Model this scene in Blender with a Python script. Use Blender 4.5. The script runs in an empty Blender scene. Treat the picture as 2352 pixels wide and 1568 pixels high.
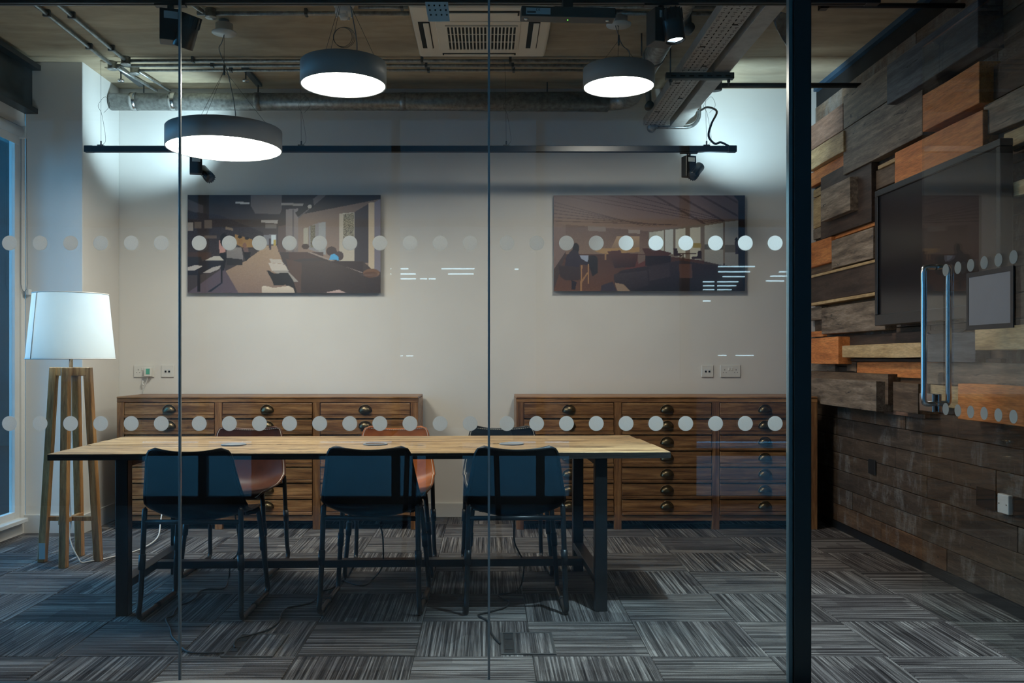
import bpy, bmesh, math, random
import numpy as np
from mathutils import Vector, Matrix

random.seed(7)
S = bpy.context.scene
COL = S.collection
PI = math.pi

# ------------------------------------------------------------------ camera
F, CX, CY, H = 2045.0, 1118.0, 822.0, 1.21          # focal length in pixels, vanishing point, eye height
cam_d = bpy.data.cameras.new('camera')
cam = bpy.data.objects.new('camera', cam_d); COL.objects.link(cam)
cam.location = (0, 0, H); cam.rotation_euler = (PI/2, 0, 0)
cam_d.sensor_width = 36; cam_d.lens = 36*F/2352
cam_d.shift_x = (1176-CX)/2352; cam_d.shift_y = (CY-784)/2352
cam_d.clip_start = 0.05; cam_d.clip_end = 200
S.camera = cam

# ------------------------------------------------------------------ sky, exposure
SKY_COL = (0.11, 0.50, 0.98); SKY = 5.0
PEND_E = 41.0                    # pendant diffusers
UP_W = 62.0                      # uplights on the rear track
FRONT_W = 210.0                   # front track spot
SHADE_W = 8.0                   # floor lamp bulb
W = bpy.data.worlds.new('dusk_sky'); S.world = W; W.use_nodes = True
bg = W.node_tree.nodes['Background']
bg.inputs[0].default_value = (*SKY_COL, 1); bg.inputs[1].default_value = SKY
S.view_settings.view_transform = 'Standard'; S.view_settings.look = 'None'
S.view_settings.exposure = 0.0; S.view_settings.gamma = 1.0
S.view_settings.use_curve_mapping = False
try:
    S.cycles.transparent_max_bounces = 12
    S.cycles.max_bounces = 5
    S.cycles.diffuse_bounces = 3
    S.cycles.glossy_bounces = 3
    S.cycles.adaptive_threshold = .04
    S.cycles.sample_clamp_indirect = 4.0
    S.cycles.use_denoising = True
    S.cycles.use_light_tree = False
except Exception:
    pass

# ------------------------------------------------------------------ helpers
def px(x, y, Y):                     # point of the place seen at (x, y), at depth Y
    return Vector(((x-CX)*Y/F, Y, H-(y-CY)*Y/F))
def pf(x, y, z=0.0):                 # the same on a level at height z
    Y = (H-z)*F/(y-CY)
    return Vector(((x-CX)*Y/F, Y, z))

def lin(c):
    return tuple((v/12.92 if v <= .04045 else ((v+.055)/1.055)**2.4) for v in c)

class B:
    """collects shapes into one bmesh"""
    def __init__(s): s.bm = bmesh.new(); s.mi = 0
    def box(s, x0, x1, y0, y1, z0, z1, rot=None):
        v = [s.bm.verts.new((x, y, z)) for x in (x0, x1) for y in (y0, y1) for z in (z0, z1)]
        if rot is not None:
            for q in v: q.co = rot @ q.co
        for f in ((0,1,3,2),(4,6,7,5),(0,4,5,1),(2,3,7,6),(0,2,6,4),(1,5,7,3)):
            fc = s.bm.faces.new([v[i] for i in f]); fc.material_index = s.mi
        return s
    def tube(s, pts, r, n=8, smooth=0, caps=True):
        pts = [Vector(p) for p in pts]
        if smooth: pts = catmull(pts, smooth)
        rs = r if isinstance(r, (list, tuple)) else [r]*len(pts)
        if len(rs) != len(pts):
            rs = [rs[0] + (rs[-1]-rs[0])*i/(len(pts)-1) for i in range(len(pts))]
        t0 = (pts[1]-pts[0]).normalized()
        a = Vector((0,0,1)) if abs(t0.z) < .9 else Vector((1,0,0))
        nrm = (a - t0*a.dot(t0)).normalized()
        rings = []
        for i, p in enumerate(pts):
            if i == 0: t = t0
            elif i == len(pts)-1: t = (pts[i]-pts[i-1]).normalized()
            else: t = ((pts[i+1]-p).normalized() + (p-pts[i-1]).normalized())
            if t.length < 1e-6: t = (p-pts[i-1])
            t.normalize()
            nrm = (nrm - t*nrm.dot(t))
            if nrm.length < 1e-6: nrm = t.orthogonal()
            nrm.normalize(); bn = t.cross(nrm)
            k = 1.0
            if 0 < i < len(pts)-1:
                c = (pts[i+1]-p).normalized().dot(t); k = 1/max(c, .5)
            rings.append([s.bm.verts.new(p + (nrm*math.cos(2*PI*j/n) + bn*math.sin(2*PI*j/n))*rs[i]*(k if k < 1.3 else 1.15)) for j in range(n)])
        for a_, b_ in zip(rings, rings[1:]):
            for j in range(n):
                f = s.bm.faces.new((a_[j], a_[(j+1) % n], b_[(j+1) % n], b_[j])); f.smooth = True; f.material_index = s.mi
        if caps:
            f = s.bm.faces.new(rings[0][::-1]); f.material_index = s.mi
            f = s.bm.faces.new(rings[-1]); f.material_index = s.mi
        return s
    def lathe(s, prof, n=32, c=(0,0,0), axis='z', smooth=True, closed=False):
        c = Vector(c); rings = []
        for r, h in prof:
            if r < 1e-6:
                co = Vector((0,0,h))
                if axis == 'y': co = Vector((0,h,0))
                if axis == 'x': co = Vector((h,0,0))
                rings.append([s.bm.verts.new(c+co)])
            else:
                rg = []
                for j in range(n):
                    a = 2*PI*j/n; ca, sa = r*math.cos(a), r*math.sin(a)
                    co = Vector((ca, sa, h)) if axis == 'z' else (Vector((ca, h, -sa)) if axis == 'y' else Vector((h, ca, sa)))
                    rg.append(s.bm.verts.new(c+co))
                rings.append(rg)
        for a_, b_ in zip(rings, rings[1:]):
            for j in range(n):
                if len(a_) == 1 and len(b_) == 1: continue
                if len(a_) == 1: vs = (a_[0], b_[(j+1) % n], b_[j])
                elif len(b_) == 1: vs = (a_[j], a_[(j+1) % n], b_[0])
                else: vs = (a_[j], a_[(j+1) % n], b_[(j+1) % n], b_[j])
                f = s.bm.faces.new(vs); f.smooth = smooth; f.material_index = s.mi
        return s
    def poly(s, pts, d):                # outline extruded by the vector d
        d = Vector(d)
        a = [s.bm.verts.new(Vector(p)) for p in pts]; b = [s.bm.verts.new(Vector(p)+d) for p in pts]
        n = len(a)
        s.bm.faces.new(a).material_index = s.mi; s.bm.faces.new(b[::-1]).material_index = s.mi
        for i in range(n):
            s.bm.faces.new((a[i], b[i], b[(i+1) % n], a[(i+1) % n])).material_index = s.mi
        return s
    def bevel(s, w, seg=1):
        bmesh.ops.bevel(s.bm, geom=[e for e in s.bm.edges], offset=w, segments=seg, affect='EDGES', profile=.5, clamp_overlap=True)
        return s
    def mesh(s, name, mats):
        bmesh.ops.recalc_face_normals(s.bm, faces=s.bm.faces)
        me = bpy.data.meshes.new(name); s.bm.to_mesh(me); s.bm.free()
        for m in (mats if isinstance(mats, (list, tuple)) else [mats]): me.materials.append(m)
        return me
    def obj(s, name, mats, parent=None, loc=None, rot=None):
        return put(name, s.mesh(name, mats), parent, loc, rot)

def put(name, me, parent=None, loc=None, rot=None):
    o = bpy.data.objects.new(name, me); COL.objects.link(o)
    if parent is not None: o.parent = parent
    if loc is not None: o.location = loc
    if rot is not None: o.rotation_euler = rot
    return o
def catmull(p, k):
    out = []
    for i in range(len(p)-1):
        a, b, c, d = p[max(i-1,0)], p[i], p[i+1], p[min(i+2,len(p)-1)]
        for j in range(k):
            t = j/k
            out.append(.5*((2*b)+(c-a)*t+(2*a-5*b+4*c-d)*t*t+(3*b-a-3*c+d)*t**3))
    out.append(p[-1]); return out
def tag(o, label, cat, group=None):
    o['label'] = label; o['category'] = cat
    if group: o['group'] = group
    return o
def thing(name, label, cat, loc=(0,0,0), rz=0, group=None):
    o = bpy.data.objects.new(name, None); COL.objects.link(o)
    o.empty_display_size = .05
    o.location = loc; o.rotation_euler = (0,0,rz)
    return tag(o, label, cat, group)
def struct(o, label, cat):
    o['kind'] = 'structure'; o['label'] = label; o['category'] = cat; return o
def sempty(name, label, cat):
    o = bpy.data.objects.new(name, None); COL.objects.link(o); o.empty_display_size = .05
    return struct(o, label, cat)

# ------------------------------------------------------------------ materials
def newmat(name):
    m = bpy.data.materials.new(name); m.use_nodes = True
    nt = m.node_tree; p = nt.nodes['Principled BSDF']
    return m, nt, p
def nd(nt, t, **kw):
    n = nt.nodes.new(t)
    for k, v in kw.items(): setattr(n, k, v)
    return n
def ramp(nt, stops, interp='LINEAR'):
    r = nd(nt, 'ShaderNodeValToRGB'); e = r.color_ramp.elements; r.color_ramp.interpolation = interp
    while len(e) < len(stops): e.new(.5)
    for el, (pos, c) in zip(e, stops):
        el.position = pos; el.color = (*c, 1) if len(c) == 3 else c
    return r
def coords(nt, scale, rnd=True):
    tc = nd(nt, 'ShaderNodeTexCoord'); out = tc.outputs['Object']
    if rnd:
        oi = nd(nt, 'ShaderNodeObjectInfo'); ml = nd(nt, 'ShaderNodeMath', operation='MULTIPLY'); ml.inputs[1].default_value = 43.7
        nt.links.new(oi.outputs['Random'], ml.inputs[0])
        va = nd(nt, 'ShaderNodeVectorMath', operation='ADD')
        nt.links.new(out, va.inputs[0]); nt.links.new(ml.outputs[0], va.inputs[1]); out = va.outputs[0]
    mp = nd(nt, 'ShaderNodeMapping'); mp.inputs['Scale'].default_value = scale
    nt.links.new(out, mp.inputs['Vector'])
    return mp.outputs[0]
def noise(nt, vec, scale, detail=4, rough=.55, dist=0):
    n = nd(nt, 'ShaderNodeTexNoise'); n.inputs['Scale'].default_value = scale; n.inputs['Detail'].default_value = detail
    n.inputs['Roughness'].default_value = rough; n.inputs['Distortion'].default_value = dist
    nt.links.new(vec, n.inputs['Vector']); return n.outputs['Fac']
def mixc(nt, fac, a, b, mode='MIX'):
    m = nd(nt, 'ShaderNodeMix', data_type='RGBA', blend_type=mode)
    for sock, v in ((m.inputs[0], fac), (m.inputs[6], a), (m.inputs[7], b)):
        if hasattr(v, 'is_linked'): nt.links.new(v, sock)
        elif isinstance(v, (int, float)): sock.default_value = v
        else: sock.default_value = (*v, 1)
    return m.outputs[2]
def bump(nt, p, h, strength=.2, dist=.01):
    b = nd(nt, 'ShaderNodeBump'); b.inputs['Strength'].default_value = strength; b.inputs['Distance'].default_value = dist
    nt.links.new(h, b.inputs['Height']); nt.links.new(b.outputs[0], p.inputs['Normal'])

def plain(name, col, rough=.5, metal=0.0, var=.12, scale=6, bmp=0.0, coat=0.0):
    m, nt, p = newmat(name)
    v = coords(nt, (1,1,1)); n = noise(nt, v, scale, 3)
    lo = tuple(c*(1-var) for c in col); hi = tuple(min(1, c*(1+var)) for c in col)
    r = ramp(nt, [(.3, lo), (.7, hi)]); nt.links.new(n, r.inputs[0]); nt.links.new(r.outputs[0], p.inputs['Base Color'])
    p.inputs['Roughness'].default_value = rough; p.inputs['Metallic'].default_value = metal
    if coat: p.inputs['Coat Weight'].default_value = coat
    if bmp: bump(nt, p, noise(nt, v, scale*12, 3), bmp, .003)
    return m
def emit(name, col, strength):
    m, nt, p = newmat(name)
    p.inputs['Base Color'].default_value = (*col, 1); p.inputs['Emission Color'].default_value = (*col, 1)
    p.inputs['Emission Strength'].default_value = strength
    return m
def wood(name, stops, scale, rough=.55, knots=None, bmp=.25, jitter=.25, nsc=3.0, cracks=None, coat=0.0):
    """long grain: small scale along the grain axis, large across"""
    m, nt, p = newmat(name)
    v = coords(nt, scale); n = noise(nt, v, nsc, 6, .62, .35)
    r = ramp(nt, [(.5+(p_-.5)*.62, c_) for p_, c_ in stops]); nt.links.new(n, r.inputs[0]); c = r.outputs[0]
    fine = noise(nt, v, nsc*7, 3, .6)
    fr = ramp(nt, [(.35, (.62,.62,.62)), (.62, (1.1,1.1,1.1))]); nt.links.new(fine, fr.inputs[0])
    c = mixc(nt, .75, c, fr.outputs[0], 'MULTIPLY')
    if cracks:
        cn = noise(nt, v, nsc*1.6, 5, .7, .8)
        cr = ramp(nt, [(cracks-.03, (1,1,1)), (cracks, (0,0,0))]); nt.links.new(cn, cr.inputs[0])
        c = mixc(nt, cr.outputs[0], c, tuple(x*.22 for x in stops[0][1]))
    if knots:
        kv = coords(nt, tuple(x**.35 for x in scale)); kn = noise(nt, kv, 5.0, 2, .5, .2)
        kr = ramp(nt, [(knots, (0,0,0)), (knots+.06, (1,1,1))]); nt.links.new(kn, kr.inputs[0])
        c = mixc(nt, kr.outputs[0], c, tuple(x*.3 for x in stops[0][1]))
    oi = nd(nt, 'ShaderNodeObjectInfo'); jr = ramp(nt, [(0, (1-jitter,)*3), (1, (1+jitter*.7, 1+jitter*.6, 1+jitter*.45))])
    nt.links.new(oi.outputs['Random'], jr.inputs[0])
    c = mixc(nt, 1.0, c, jr.outputs[0], 'MULTIPLY')
    nt.links.new(c, p.inputs['Base Color']); p.inputs['Roughness'].default_value = rough
    if coat: p.inputs['Coat Weight'].default_value = coat; p.inputs['Coat Roughness'].default_value = .25
    if bmp: bump(nt, p, fine, bmp, .002)
    return m
def glassmat(name, tint=(.95,.975,.97), f0=.05):
    m, nt, p = newmat(name); nt.nodes.remove(p)
    out = nt.nodes['Material Output']
    tr = nd(nt, 'ShaderNodeBsdfTransparent'); tr.inputs[0].default_value = (*tint, 1)
    gl = nd(nt, 'ShaderNodeBsdfGlossy'); gl.inputs['Roughness'].default_value = 0.0
    lw = nd(nt, 'ShaderNodeLayerWeight'); lw.inputs[0].default_value = .5
    pw = nd(nt, 'ShaderNodeMath', operation='POWER'); pw.inputs[1].default_value = 5
    nt.links.new(lw.outputs['Facing'], pw.inputs[0])
    ma = nd(nt, 'ShaderNodeMath', operation='MULTIPLY_ADD'); ma.inputs[1].default_value = 1-f0; ma.inputs[2].default_value = f0
    nt.links.new(pw.outputs[0], ma.inputs[0])
    mx = nd(nt, 'ShaderNodeMixShader'); nt.links.new(ma.outputs[0], mx.inputs[0])
    nt.links.new(tr.outputs[0], mx.inputs[1]); nt.links.new(gl.outputs[0], mx.inputs[2]); nt.links.new(mx.outputs[0], out.inputs[0])
    return m
def translucent(name, col, tfac=.6, clear=0.0):
    m, nt, p = newmat(name); nt.nodes.remove(p); out = nt.nodes['Material Output']
    t = nd(nt, 'ShaderNodeBsdfTranslucent'); d = nd(nt, 'ShaderNodeBsdfDiffuse')
    v = coords(nt, (1,1,1), False); n = noise(nt, v, 400, 2)
    r = ramp(nt, [(.3, tuple(c*.94 for c in col)), (.7, col)]); nt.links.new(n, r.inputs[0])
    nt.links.new(r.outputs[0], t.inputs[0]); nt.links.new(r.outputs[0], d.inputs[0])
    mx = nd(nt, 'ShaderNodeMixShader'); mx.inputs[0].default_value = tfac
    nt.links.new(d.outputs[0], mx.inputs[1]); nt.links.new(t.outputs[0], mx.inputs[2]); o = mx.outputs[0]
    if clear:
        tr = nd(nt, 'ShaderNodeBsdfTransparent'); m2 = nd(nt, 'ShaderNodeMixShader'); m2.inputs[0].default_value = clear
        nt.links.new(o, m2.inputs[1]); nt.links.new(tr.outputs[0], m2.inputs[2]); o = m2.outputs[0]
    nt.links.new(o, out.inputs[0]); return m

M_WALL = plain('painted_plaster', (.72,.70,.66), .75, var=.03, scale=2, bmp=.06)
M_SKIRT = plain('white_gloss_paint', (.66,.66,.64), .35, var=.03)
M_BLACK = plain('black_powder_coat', (.012,.014,.016), .38, var=.2)
M_DARKPOST = plain('dark_green_aluminium', (.012,.022,.024), .42, var=.15)
M_GALV = plain('galvanised_steel', (.34,.35,.34), .42, .85, var=.35, scale=35)
M_TRAY = plain('galvanised_tray', (.42,.40,.37), .5, .45, var=.12, scale=20)
M_DARKSTEEL = plain('dull_steel', (.10,.11,.115), .45, .7, var=.2)
M_STEEL = plain('brushed_stainless', (.55,.56,.56), .22, 1.0, var=.08)
M_WHITEPL = plain('white_plastic', (.70,.69,.65), .35, var=.03)
M_CREAMPL = plain('cream_plastic', (.78,.69,.55), .42, var=.03)
M_GREYPL = plain('grey_metal_housing', (.25,.27,.28), .5, var=.06, bmp=.03)
M_HOLE = plain('black_void', (.004,.004,.004), .9, var=.1)
M_GLASS = glassmat('partition_glass')
M_WINGL = glassmat('window_glass', (.92,.95,.95), .04)
M_EDGE = plain('glass_edge_trim', (.10,.17,.19), .35, .2, var=.05)
M_JOINT = plain('clear_joint_strip', (.40,.42,.42), .35, .35, var=.1)
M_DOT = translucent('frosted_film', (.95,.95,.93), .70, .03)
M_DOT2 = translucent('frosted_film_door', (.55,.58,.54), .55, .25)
M_SHADE = translucent('lamp_shade_linen', (.90,.95,.96), .5)
M_RUBBER = plain('black_rubber', (.01,.01,.011), .6, var=.1)
M_WHITECORD = plain('white_cord', (.7,.7,.68), .5, var=.05)
M_BRASS = plain('aged_brass', (.13,.10,.06), .34, .9, var=.3, scale=30)
M_BLUESTRIP = plain('blue_painted_strip', (.018,.06,.11), .6, var=.15)
M_FOIL = plain('crumpled_foil', (.55,.55,.54), .25, .9, var=.3, scale=40, bmp=.5)
M_PAPER = plain('grey_card', (.20,.195,.195), .7, var=.03)
M_PEND = {k: emit('pendant_diffuser', (1.0, .92, .795), PEND_E*k) for k in (.8, 1.0, 1.5)}
M_LENS = emit('cool_spot_lens', (.72,.88,1.0), 30)
M_GREENLED = emit('green_led', (.15,1,.05), 3)
M_LABEL = plain('pale_label', (.42,.50,.52), .5, var=.04)
M_INK = plain('label_ink', (.03,.03,.03), .6)
M_SCREEN = plain('switched_off_screen', (.010,.010,.012), .22, var=.1)
M_BEZEL = plain('tv_bezel', (.014,.015,.017), .32, var=.1)
M_PAVE = plain('pale_paving', (.235,.25,.25), .6, var=.12, scale=3)
M_DARKBLDG = plain('dark_cladding', (.03,.035,.04), .6, var=.2, scale=2)
M_STRIP = emit('office_strip_light', (.75,.95,1.0), 7)
M_HALLFLOOR = plain('hall_vinyl', (.34,.35,.35), .35, var=.1)
M_GROUND = plain('dark_ground', (.014,.016,.017), 1.0, var=.2); M_GROUND.node_tree.nodes['Principled BSDF'].inputs['Specular IOR Level'].default_value = 0
M_HALLWALL = plain('hall_paint', (.10,.10,.10), .7, var=.05)
M_WTABLE = plain('white_laminate', (.75,.72,.62), .4, var=.03)
M_STITCH = plain('pale_thread', (.62,.55,.45), .7)

# leather
def leather(name, col, rough, var=.35):
    m, nt, p = newmat(name); v = coords(nt, (1,1,1))
    n = noise(nt, v, 9, 4, .6); r = ramp(nt, [(.3, tuple(c*(1-var) for c in col)), (.7, tuple(c*(1+var) for c in col))])
    nt.links.new(n, r.inputs[0]); nt.links.new(r.outputs[0], p.inputs['Base Color'])
    p.inputs['Roughness'].default_value = rough; p.inputs['Specular IOR Level'].default_value = .32
    bump(nt, p, noise(nt, v, 260, 2), .12, .001); return m
M_LBLACK = leather('black_leather', (.008,.009,.010), .40, .2)
M_LBLACK2 = leather('worn_black_leather', (.016,.017,.018), .36, .3)
M_LBROWN = leather('dark_brown_leather', (.075,.022,.009), .46)
M_LTAN = leather('tan_leather', (.34,.095,.020), .44)

# timber
M_CAB = wood('chest_pine', [(.25,(.12,.050,.018)),(.5,(.265,.122,.044)),(.75,(.42,.215,.085))], (.9,10,13), .45, knots=.72, jitter=.22, coat=.15)
M_CABV = wood('chest_pine_upright', [(.25,(.11,.045,.017)),(.5,(.24,.108,.040)),(.75,(.38,.19,.075))], (13,10,.9), .45, jitter=.18, coat=.15)
M_TABLE = wood('table_plank', [(.22,(.16,.085,.034)),(.42,(.40,.25,.115)),(.75,(.60,.41,.205))], (.7,5.5,5.5), .6, knots=.70, cracks=.40, jitter=.14)
M_TEDGE = wood('table_shaded_edge', [(.3,(.006,.007,.007)),(.7,(.028,.027,.024))], (.8,14,30), .7, jitter=.1, bmp=.6)  # dark edge wood, with its underexposed shade put into the colour
M_LAMPW = wood('lamp_oak', [(.25,(.26,.125,.045)),(.5,(.42,.22,.085)),(.75,(.55,.32,.14))], (14,14,1.1), .45, jitter=.12)

def blockwood(name, a, b, c, **kw):
    return wood(name, [(.25,a),(.5,b),(.75,c)], (9,.9,9), .62, **kw)
M_BW = {
 'orange': blockwood('sawn_orange_pine', (.40,.125,.030),(.60,.20,.050),(.72,.28,.08), knots=.74, jitter=.15),
 'tan':    blockwood('pale_oak', (.34,.215,.095),(.50,.34,.16),(.62,.44,.23), jitter=.12),
 'grey':   blockwood('weathered_grey_oak', (.088,.063,.043),(.19,.142,.100),(.30,.235,.172), knots=.70, cracks=.38, jitter=.18),
 'blue':   blockwood('blue_black_timber', (.030,.036,.045),(.060,.070,.082),(.105,.118,.13), cracks=.36, jitter=.12),
 'dark':   blockwood('dark_stained_timber', (.028,.016,.011),(.052,.031,.021),(.080,.050,.035), jitter=.15),
 'brown':  blockwood('mid_brown_timber', (.065,.038,.021),(.125,.078,.045),(.19,.125,.078), knots=.70, cracks=.36, jitter=.18),
 'red':    blockwood('reddish_timber', (.12,.060,.036),(.20,.11,.070),(.27,.16,.11), jitter=.15),
}
# weathered boarding: grey-brown with worn white paint
def boarding(name, k, paint):
    m, nt, p = newmat(name)
    v = coords(nt, (8,1.0,8)); n = noise(nt, v, 2.6, 6, .65, .3)
    r = ramp(nt, [(.22,(.030*k,.019*k,.012*k)),(.5,(.072*k,.048*k,.030*k)),(.78,(.15*k,.11*k,.075*k))]); nt.links.new(n, r.inputs[0]); c = r.outputs[0]
    oi = nd(nt, 'ShaderNodeObjectInfo')
    tr = ramp(nt, [(0,(.72,.72,.75)),(.35,(1.0,.94,.86)),(.65,(.85,.85,.88)),(.85,(1.6,1.15,.72)),(1,(.65,.70,.78))]); nt.links.new(oi.outputs['Random'], tr.inputs[0])
    c = mixc(nt, 1.0, c, tr.outputs[0], 'MULTIPLY')
    v2 = coords(nt, (1,2.0,.8)); n2 = noise(nt, v2, 2.6, 8, .75, .5)
    r2 = ramp(nt, [(paint,(0,0,0)),(paint+.16,(.7,.7,.7))]); nt.links.new(n2, r2.inputs[0])
    c = mixc(nt, r2.outputs[0], c, (.22,.21,.19))
    fine = noise(nt, v, 22, 3, .6); fr = ramp(nt, [(.35,(.6,.6,.6)),(.62,(1.1,1.1,1.1))]); nt.links.new(fine, fr.inputs[0])
    c = mixc(nt, .7, c, fr.outputs[0], 'MULTIPLY')
    vn = nd(nt, 'ShaderNodeTexVoronoi'); vn.inputs['Scale'].default_value = 7; nt.links.new(coords(nt,(1,1,1)), vn.inputs['Vector'])
    nr = ramp(nt, [(.035,(1,1,1)),(.05,(0,0,0))]); nt.links.new(vn.outputs['Distance'], nr.inputs[0])
    c = mixc(nt, nr.outputs[0], c, (.01,.008,.007))
    nt.links.new(c, p.inputs['Base Color']); p.inputs['Roughness'].default_value = .72
    bump(nt, p, fine, .3, .003); return m
M_BOARD = boarding('worn_painted_boarding', 1.0, .52)
M_BOARD2 = boarding('pale_grey_boarding', 1.9, .46)
def soffit():
    m, nt, p = newmat('board_marked_soffit')
    v = coords(nt, (.8,3.2,1), False); n = noise(nt, v, 3, 7, .62, .6)
    r = ramp(nt, [(.28,(.34,.265,.175)),(.5,(.45,.36,.245)),(.75,(.54,.445,.31))]); nt.links.new(n, r.inputs[0])
    n2 = noise(nt, coords(nt,(1,1,1),False), 1.3, 5, .6); r2 = ramp(nt, [(.35,(.7,.72,.74)),(.65,(1.1,1.08,1.02))]); nt.links.new(n2, r2.inputs[0])
    c = mixc(nt, 1.0, r.outputs[0], r2.outputs[0], 'MULTIPLY')
    nt.links.new(c, p.inputs['Base Color']); p.inputs['Roughness'].default_value = .8; bump(nt, p, n, .15, .004); return m
M_SOFFIT = soffit()
def carpet():
    m, nt, p = newmat('striped_loop_carpet')
    v = coords(nt, (1,1,1))
    s1 = nd(nt, 'ShaderNodeMapping'); s1.inputs['Scale'].default_value = (62,.75,1); nt.links.new(v, s1.inputs['Vector'])
    n = noise(nt, s1.outputs[0], 1.5, 4, .75)
    r = ramp(nt, [(.34,(.012,.011,.012)),(.46,(.052,.047,.046)),(.54,(.135,.125,.12)),(.66,(.30,.285,.27))]); nt.links.new(n, r.inputs[0])
    s2 = nd(nt, 'ShaderNodeMapping'); s2.inputs['Scale'].default_value = (5,2.2,1); nt.links.new(v, s2.inputs['Vector'])
    vo = nd(nt, 'ShaderNodeTexVoronoi', distance='CHEBYCHEV'); vo.inputs['Scale'].default_value = 1.4; nt.links.new(s2.outputs[0], vo.inputs['Vector'])
    sx = nd(nt, 'ShaderNodeSeparateColor'); nt.links.new(vo.outputs['Color'], sx.inputs[0])
    br = ramp(nt, [(0,(.66,.64,.66)),(.5,(1,1,1)),(1,(1.25,1.24,1.22))]); nt.links.new(sx.outputs[0], br.inputs[0])
    c = mixc(nt, 1.0, r.outputs[0], br.outputs[0], 'MULTIPLY')
    f = noise(nt, v, 420, 2, .5); fr = ramp(nt, [(.3,(.55,.55,.55)),(.7,(1.4,1.4,1.4))]); nt.links.new(f, fr.inputs[0])
    c = mixc(nt, .8, c, fr.outputs[0], 'MULTIPLY')
    nt.links.new(c, p.inputs['Base Color']); p.inputs['Roughness'].default_value = .95
    p.inputs['Specular IOR Level'].default_value = .15
    bump(nt, p, n, .5, .004); return m
M_CARPET = carpet()

# ------------------------------------------------------------------ the room
XL, XR, YB, YG, ZC = -3.20, 2.51, 6.78, 3.30, 3.27     # left, right, back, glass front, ceiling
XP, YP = -2.80, 6.17                                   # pillar corner
YS = -0.75                                             # street facade behind the camera
# floor and carpet tiles
fl = B().box(XL-.2, 5, YG-.1, YB+.2, -.12, -.008).box(-6, 5, YS-.1, YG-.1, -.12, -.008).obj('floor', M_HALLFLOOR)
struct(fl, 'grey floor laid with striped carpet tiles in alternating directions', 'floor')
T = .48
tme = B().box(-.2392, .2392, -.2392, .2392, -.008, 0).bevel(.002).mesh('carpet_tile', M_CARPET)
for i in range(-8, 6):
    for j in range(-1, 7):
        x0 = .186+T*i; y0 = 3.614+T*j
        if x0+T < XL or x0 > XR+.02: continue
        o = put('carpet_tile', tme, fl, (x0+T/2, y0+T/2, 0))
        o.rotation_euler = (0, 0, (0 if (i+j) % 2 else PI/2) + PI*random.randint(0, 1))
# ceiling
ce = B().box(XL-.2, 5, YG-.1, YB+.2, ZC, ZC+.2).box(-6, 5, YS-.1, YG-.1, ZC, ZC+.2).obj('ceiling', M_SOFFIT)
struct(ce, 'brown board-marked concrete ceiling', 'ceiling')
B().box(XL, XR, YG, 6.055, ZC-.012, ZC).obj('soffit_panel', M_SOFFIT, ce)
B().box(XL, XR, 6.065, YB, ZC-.010, ZC).obj('soffit_panel', M_SOFFIT, ce)
# back wall, pillar
struct(B().box(XL, 5, YB, YB+.2, 0, ZC).obj('wall_back', M_WALL), 'off-white plaster back wall behind the drawer chests', 'wall')
struct(B().box(XL, XP, YP, YB, 0, ZC).bevel(.004).obj('wall_pillar', M_WALL), 'white plastered pillar in the back left corner', 'pillar')
struct(B().box(XP, 2.44, YB-.016, YB, 0, .11).bevel(.003).obj('baseboard_back', M_SKIRT), 'white skirting board along the back wall', 'skirting')
bp = B().box(XL, XP+.016, YP-.016, YP, 0, .125).box(XP, XP+.016, YP, YB-.016, 0, .125)
struct(bp.obj('baseboard_pillar', M_SKIRT), 'white skirting board around the pillar foot', 'skirting')
# left wall with window
wl = B().box(XL-.2, XL, YG-.1, 3.6, 0, ZC).box(XL-.04, XL, 6.12, YP, 0, ZC).box(XL-.2, XL, 3.6, 6.12, 2.80, ZC).box(XL-.2, XL, 3.6, 6.12, 0, .10)
struct(wl.obj('wall_left', M_WALL), 'plastered window wall at the left edge of the room', 'wall')
w1 = sempty('window_1', 'tall dark window in the left wall beside the pillar', 'window')
fr = B()
for y in (3.6, 4.83, 6.06): fr.box(XL-.05, XL-.012, y, y+.06, .10, 2.80)
for z in (.10, 2.74): fr.box(XL-.049, XL-.013, 3.66, 6.06, z, z+.06)
fr.obj('window_frame', M_SKIRT, w1)
B().box(XL-.036, XL-.030, 3.66, 4.83, .16, 2.74).obj('pane', M_WINGL, w1)
B().box(XL-.036, XL-.030, 4.89, 6.06, .16, 2.74).obj('pane', M_WINGL, w1)
B().box(XL-.04, XL+.05, 3.6, 6.12, .085, .115).bevel(.004).obj('window_sill', M_SKIRT, w1)
# steel beam over the window
bm_ = B().box(XL, XL+.05, YG+.05, YP, 2.93, 3.20).box(XL, XL+.11, YG+.05, YP, 3.20, 3.235).box(XL, XL+.09, YG+.05, YP, 2.90, 2.935)
struct(bm_.obj('trim_1', M_BLACK), 'dark steel beam running above the left window', 'beam')
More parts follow.
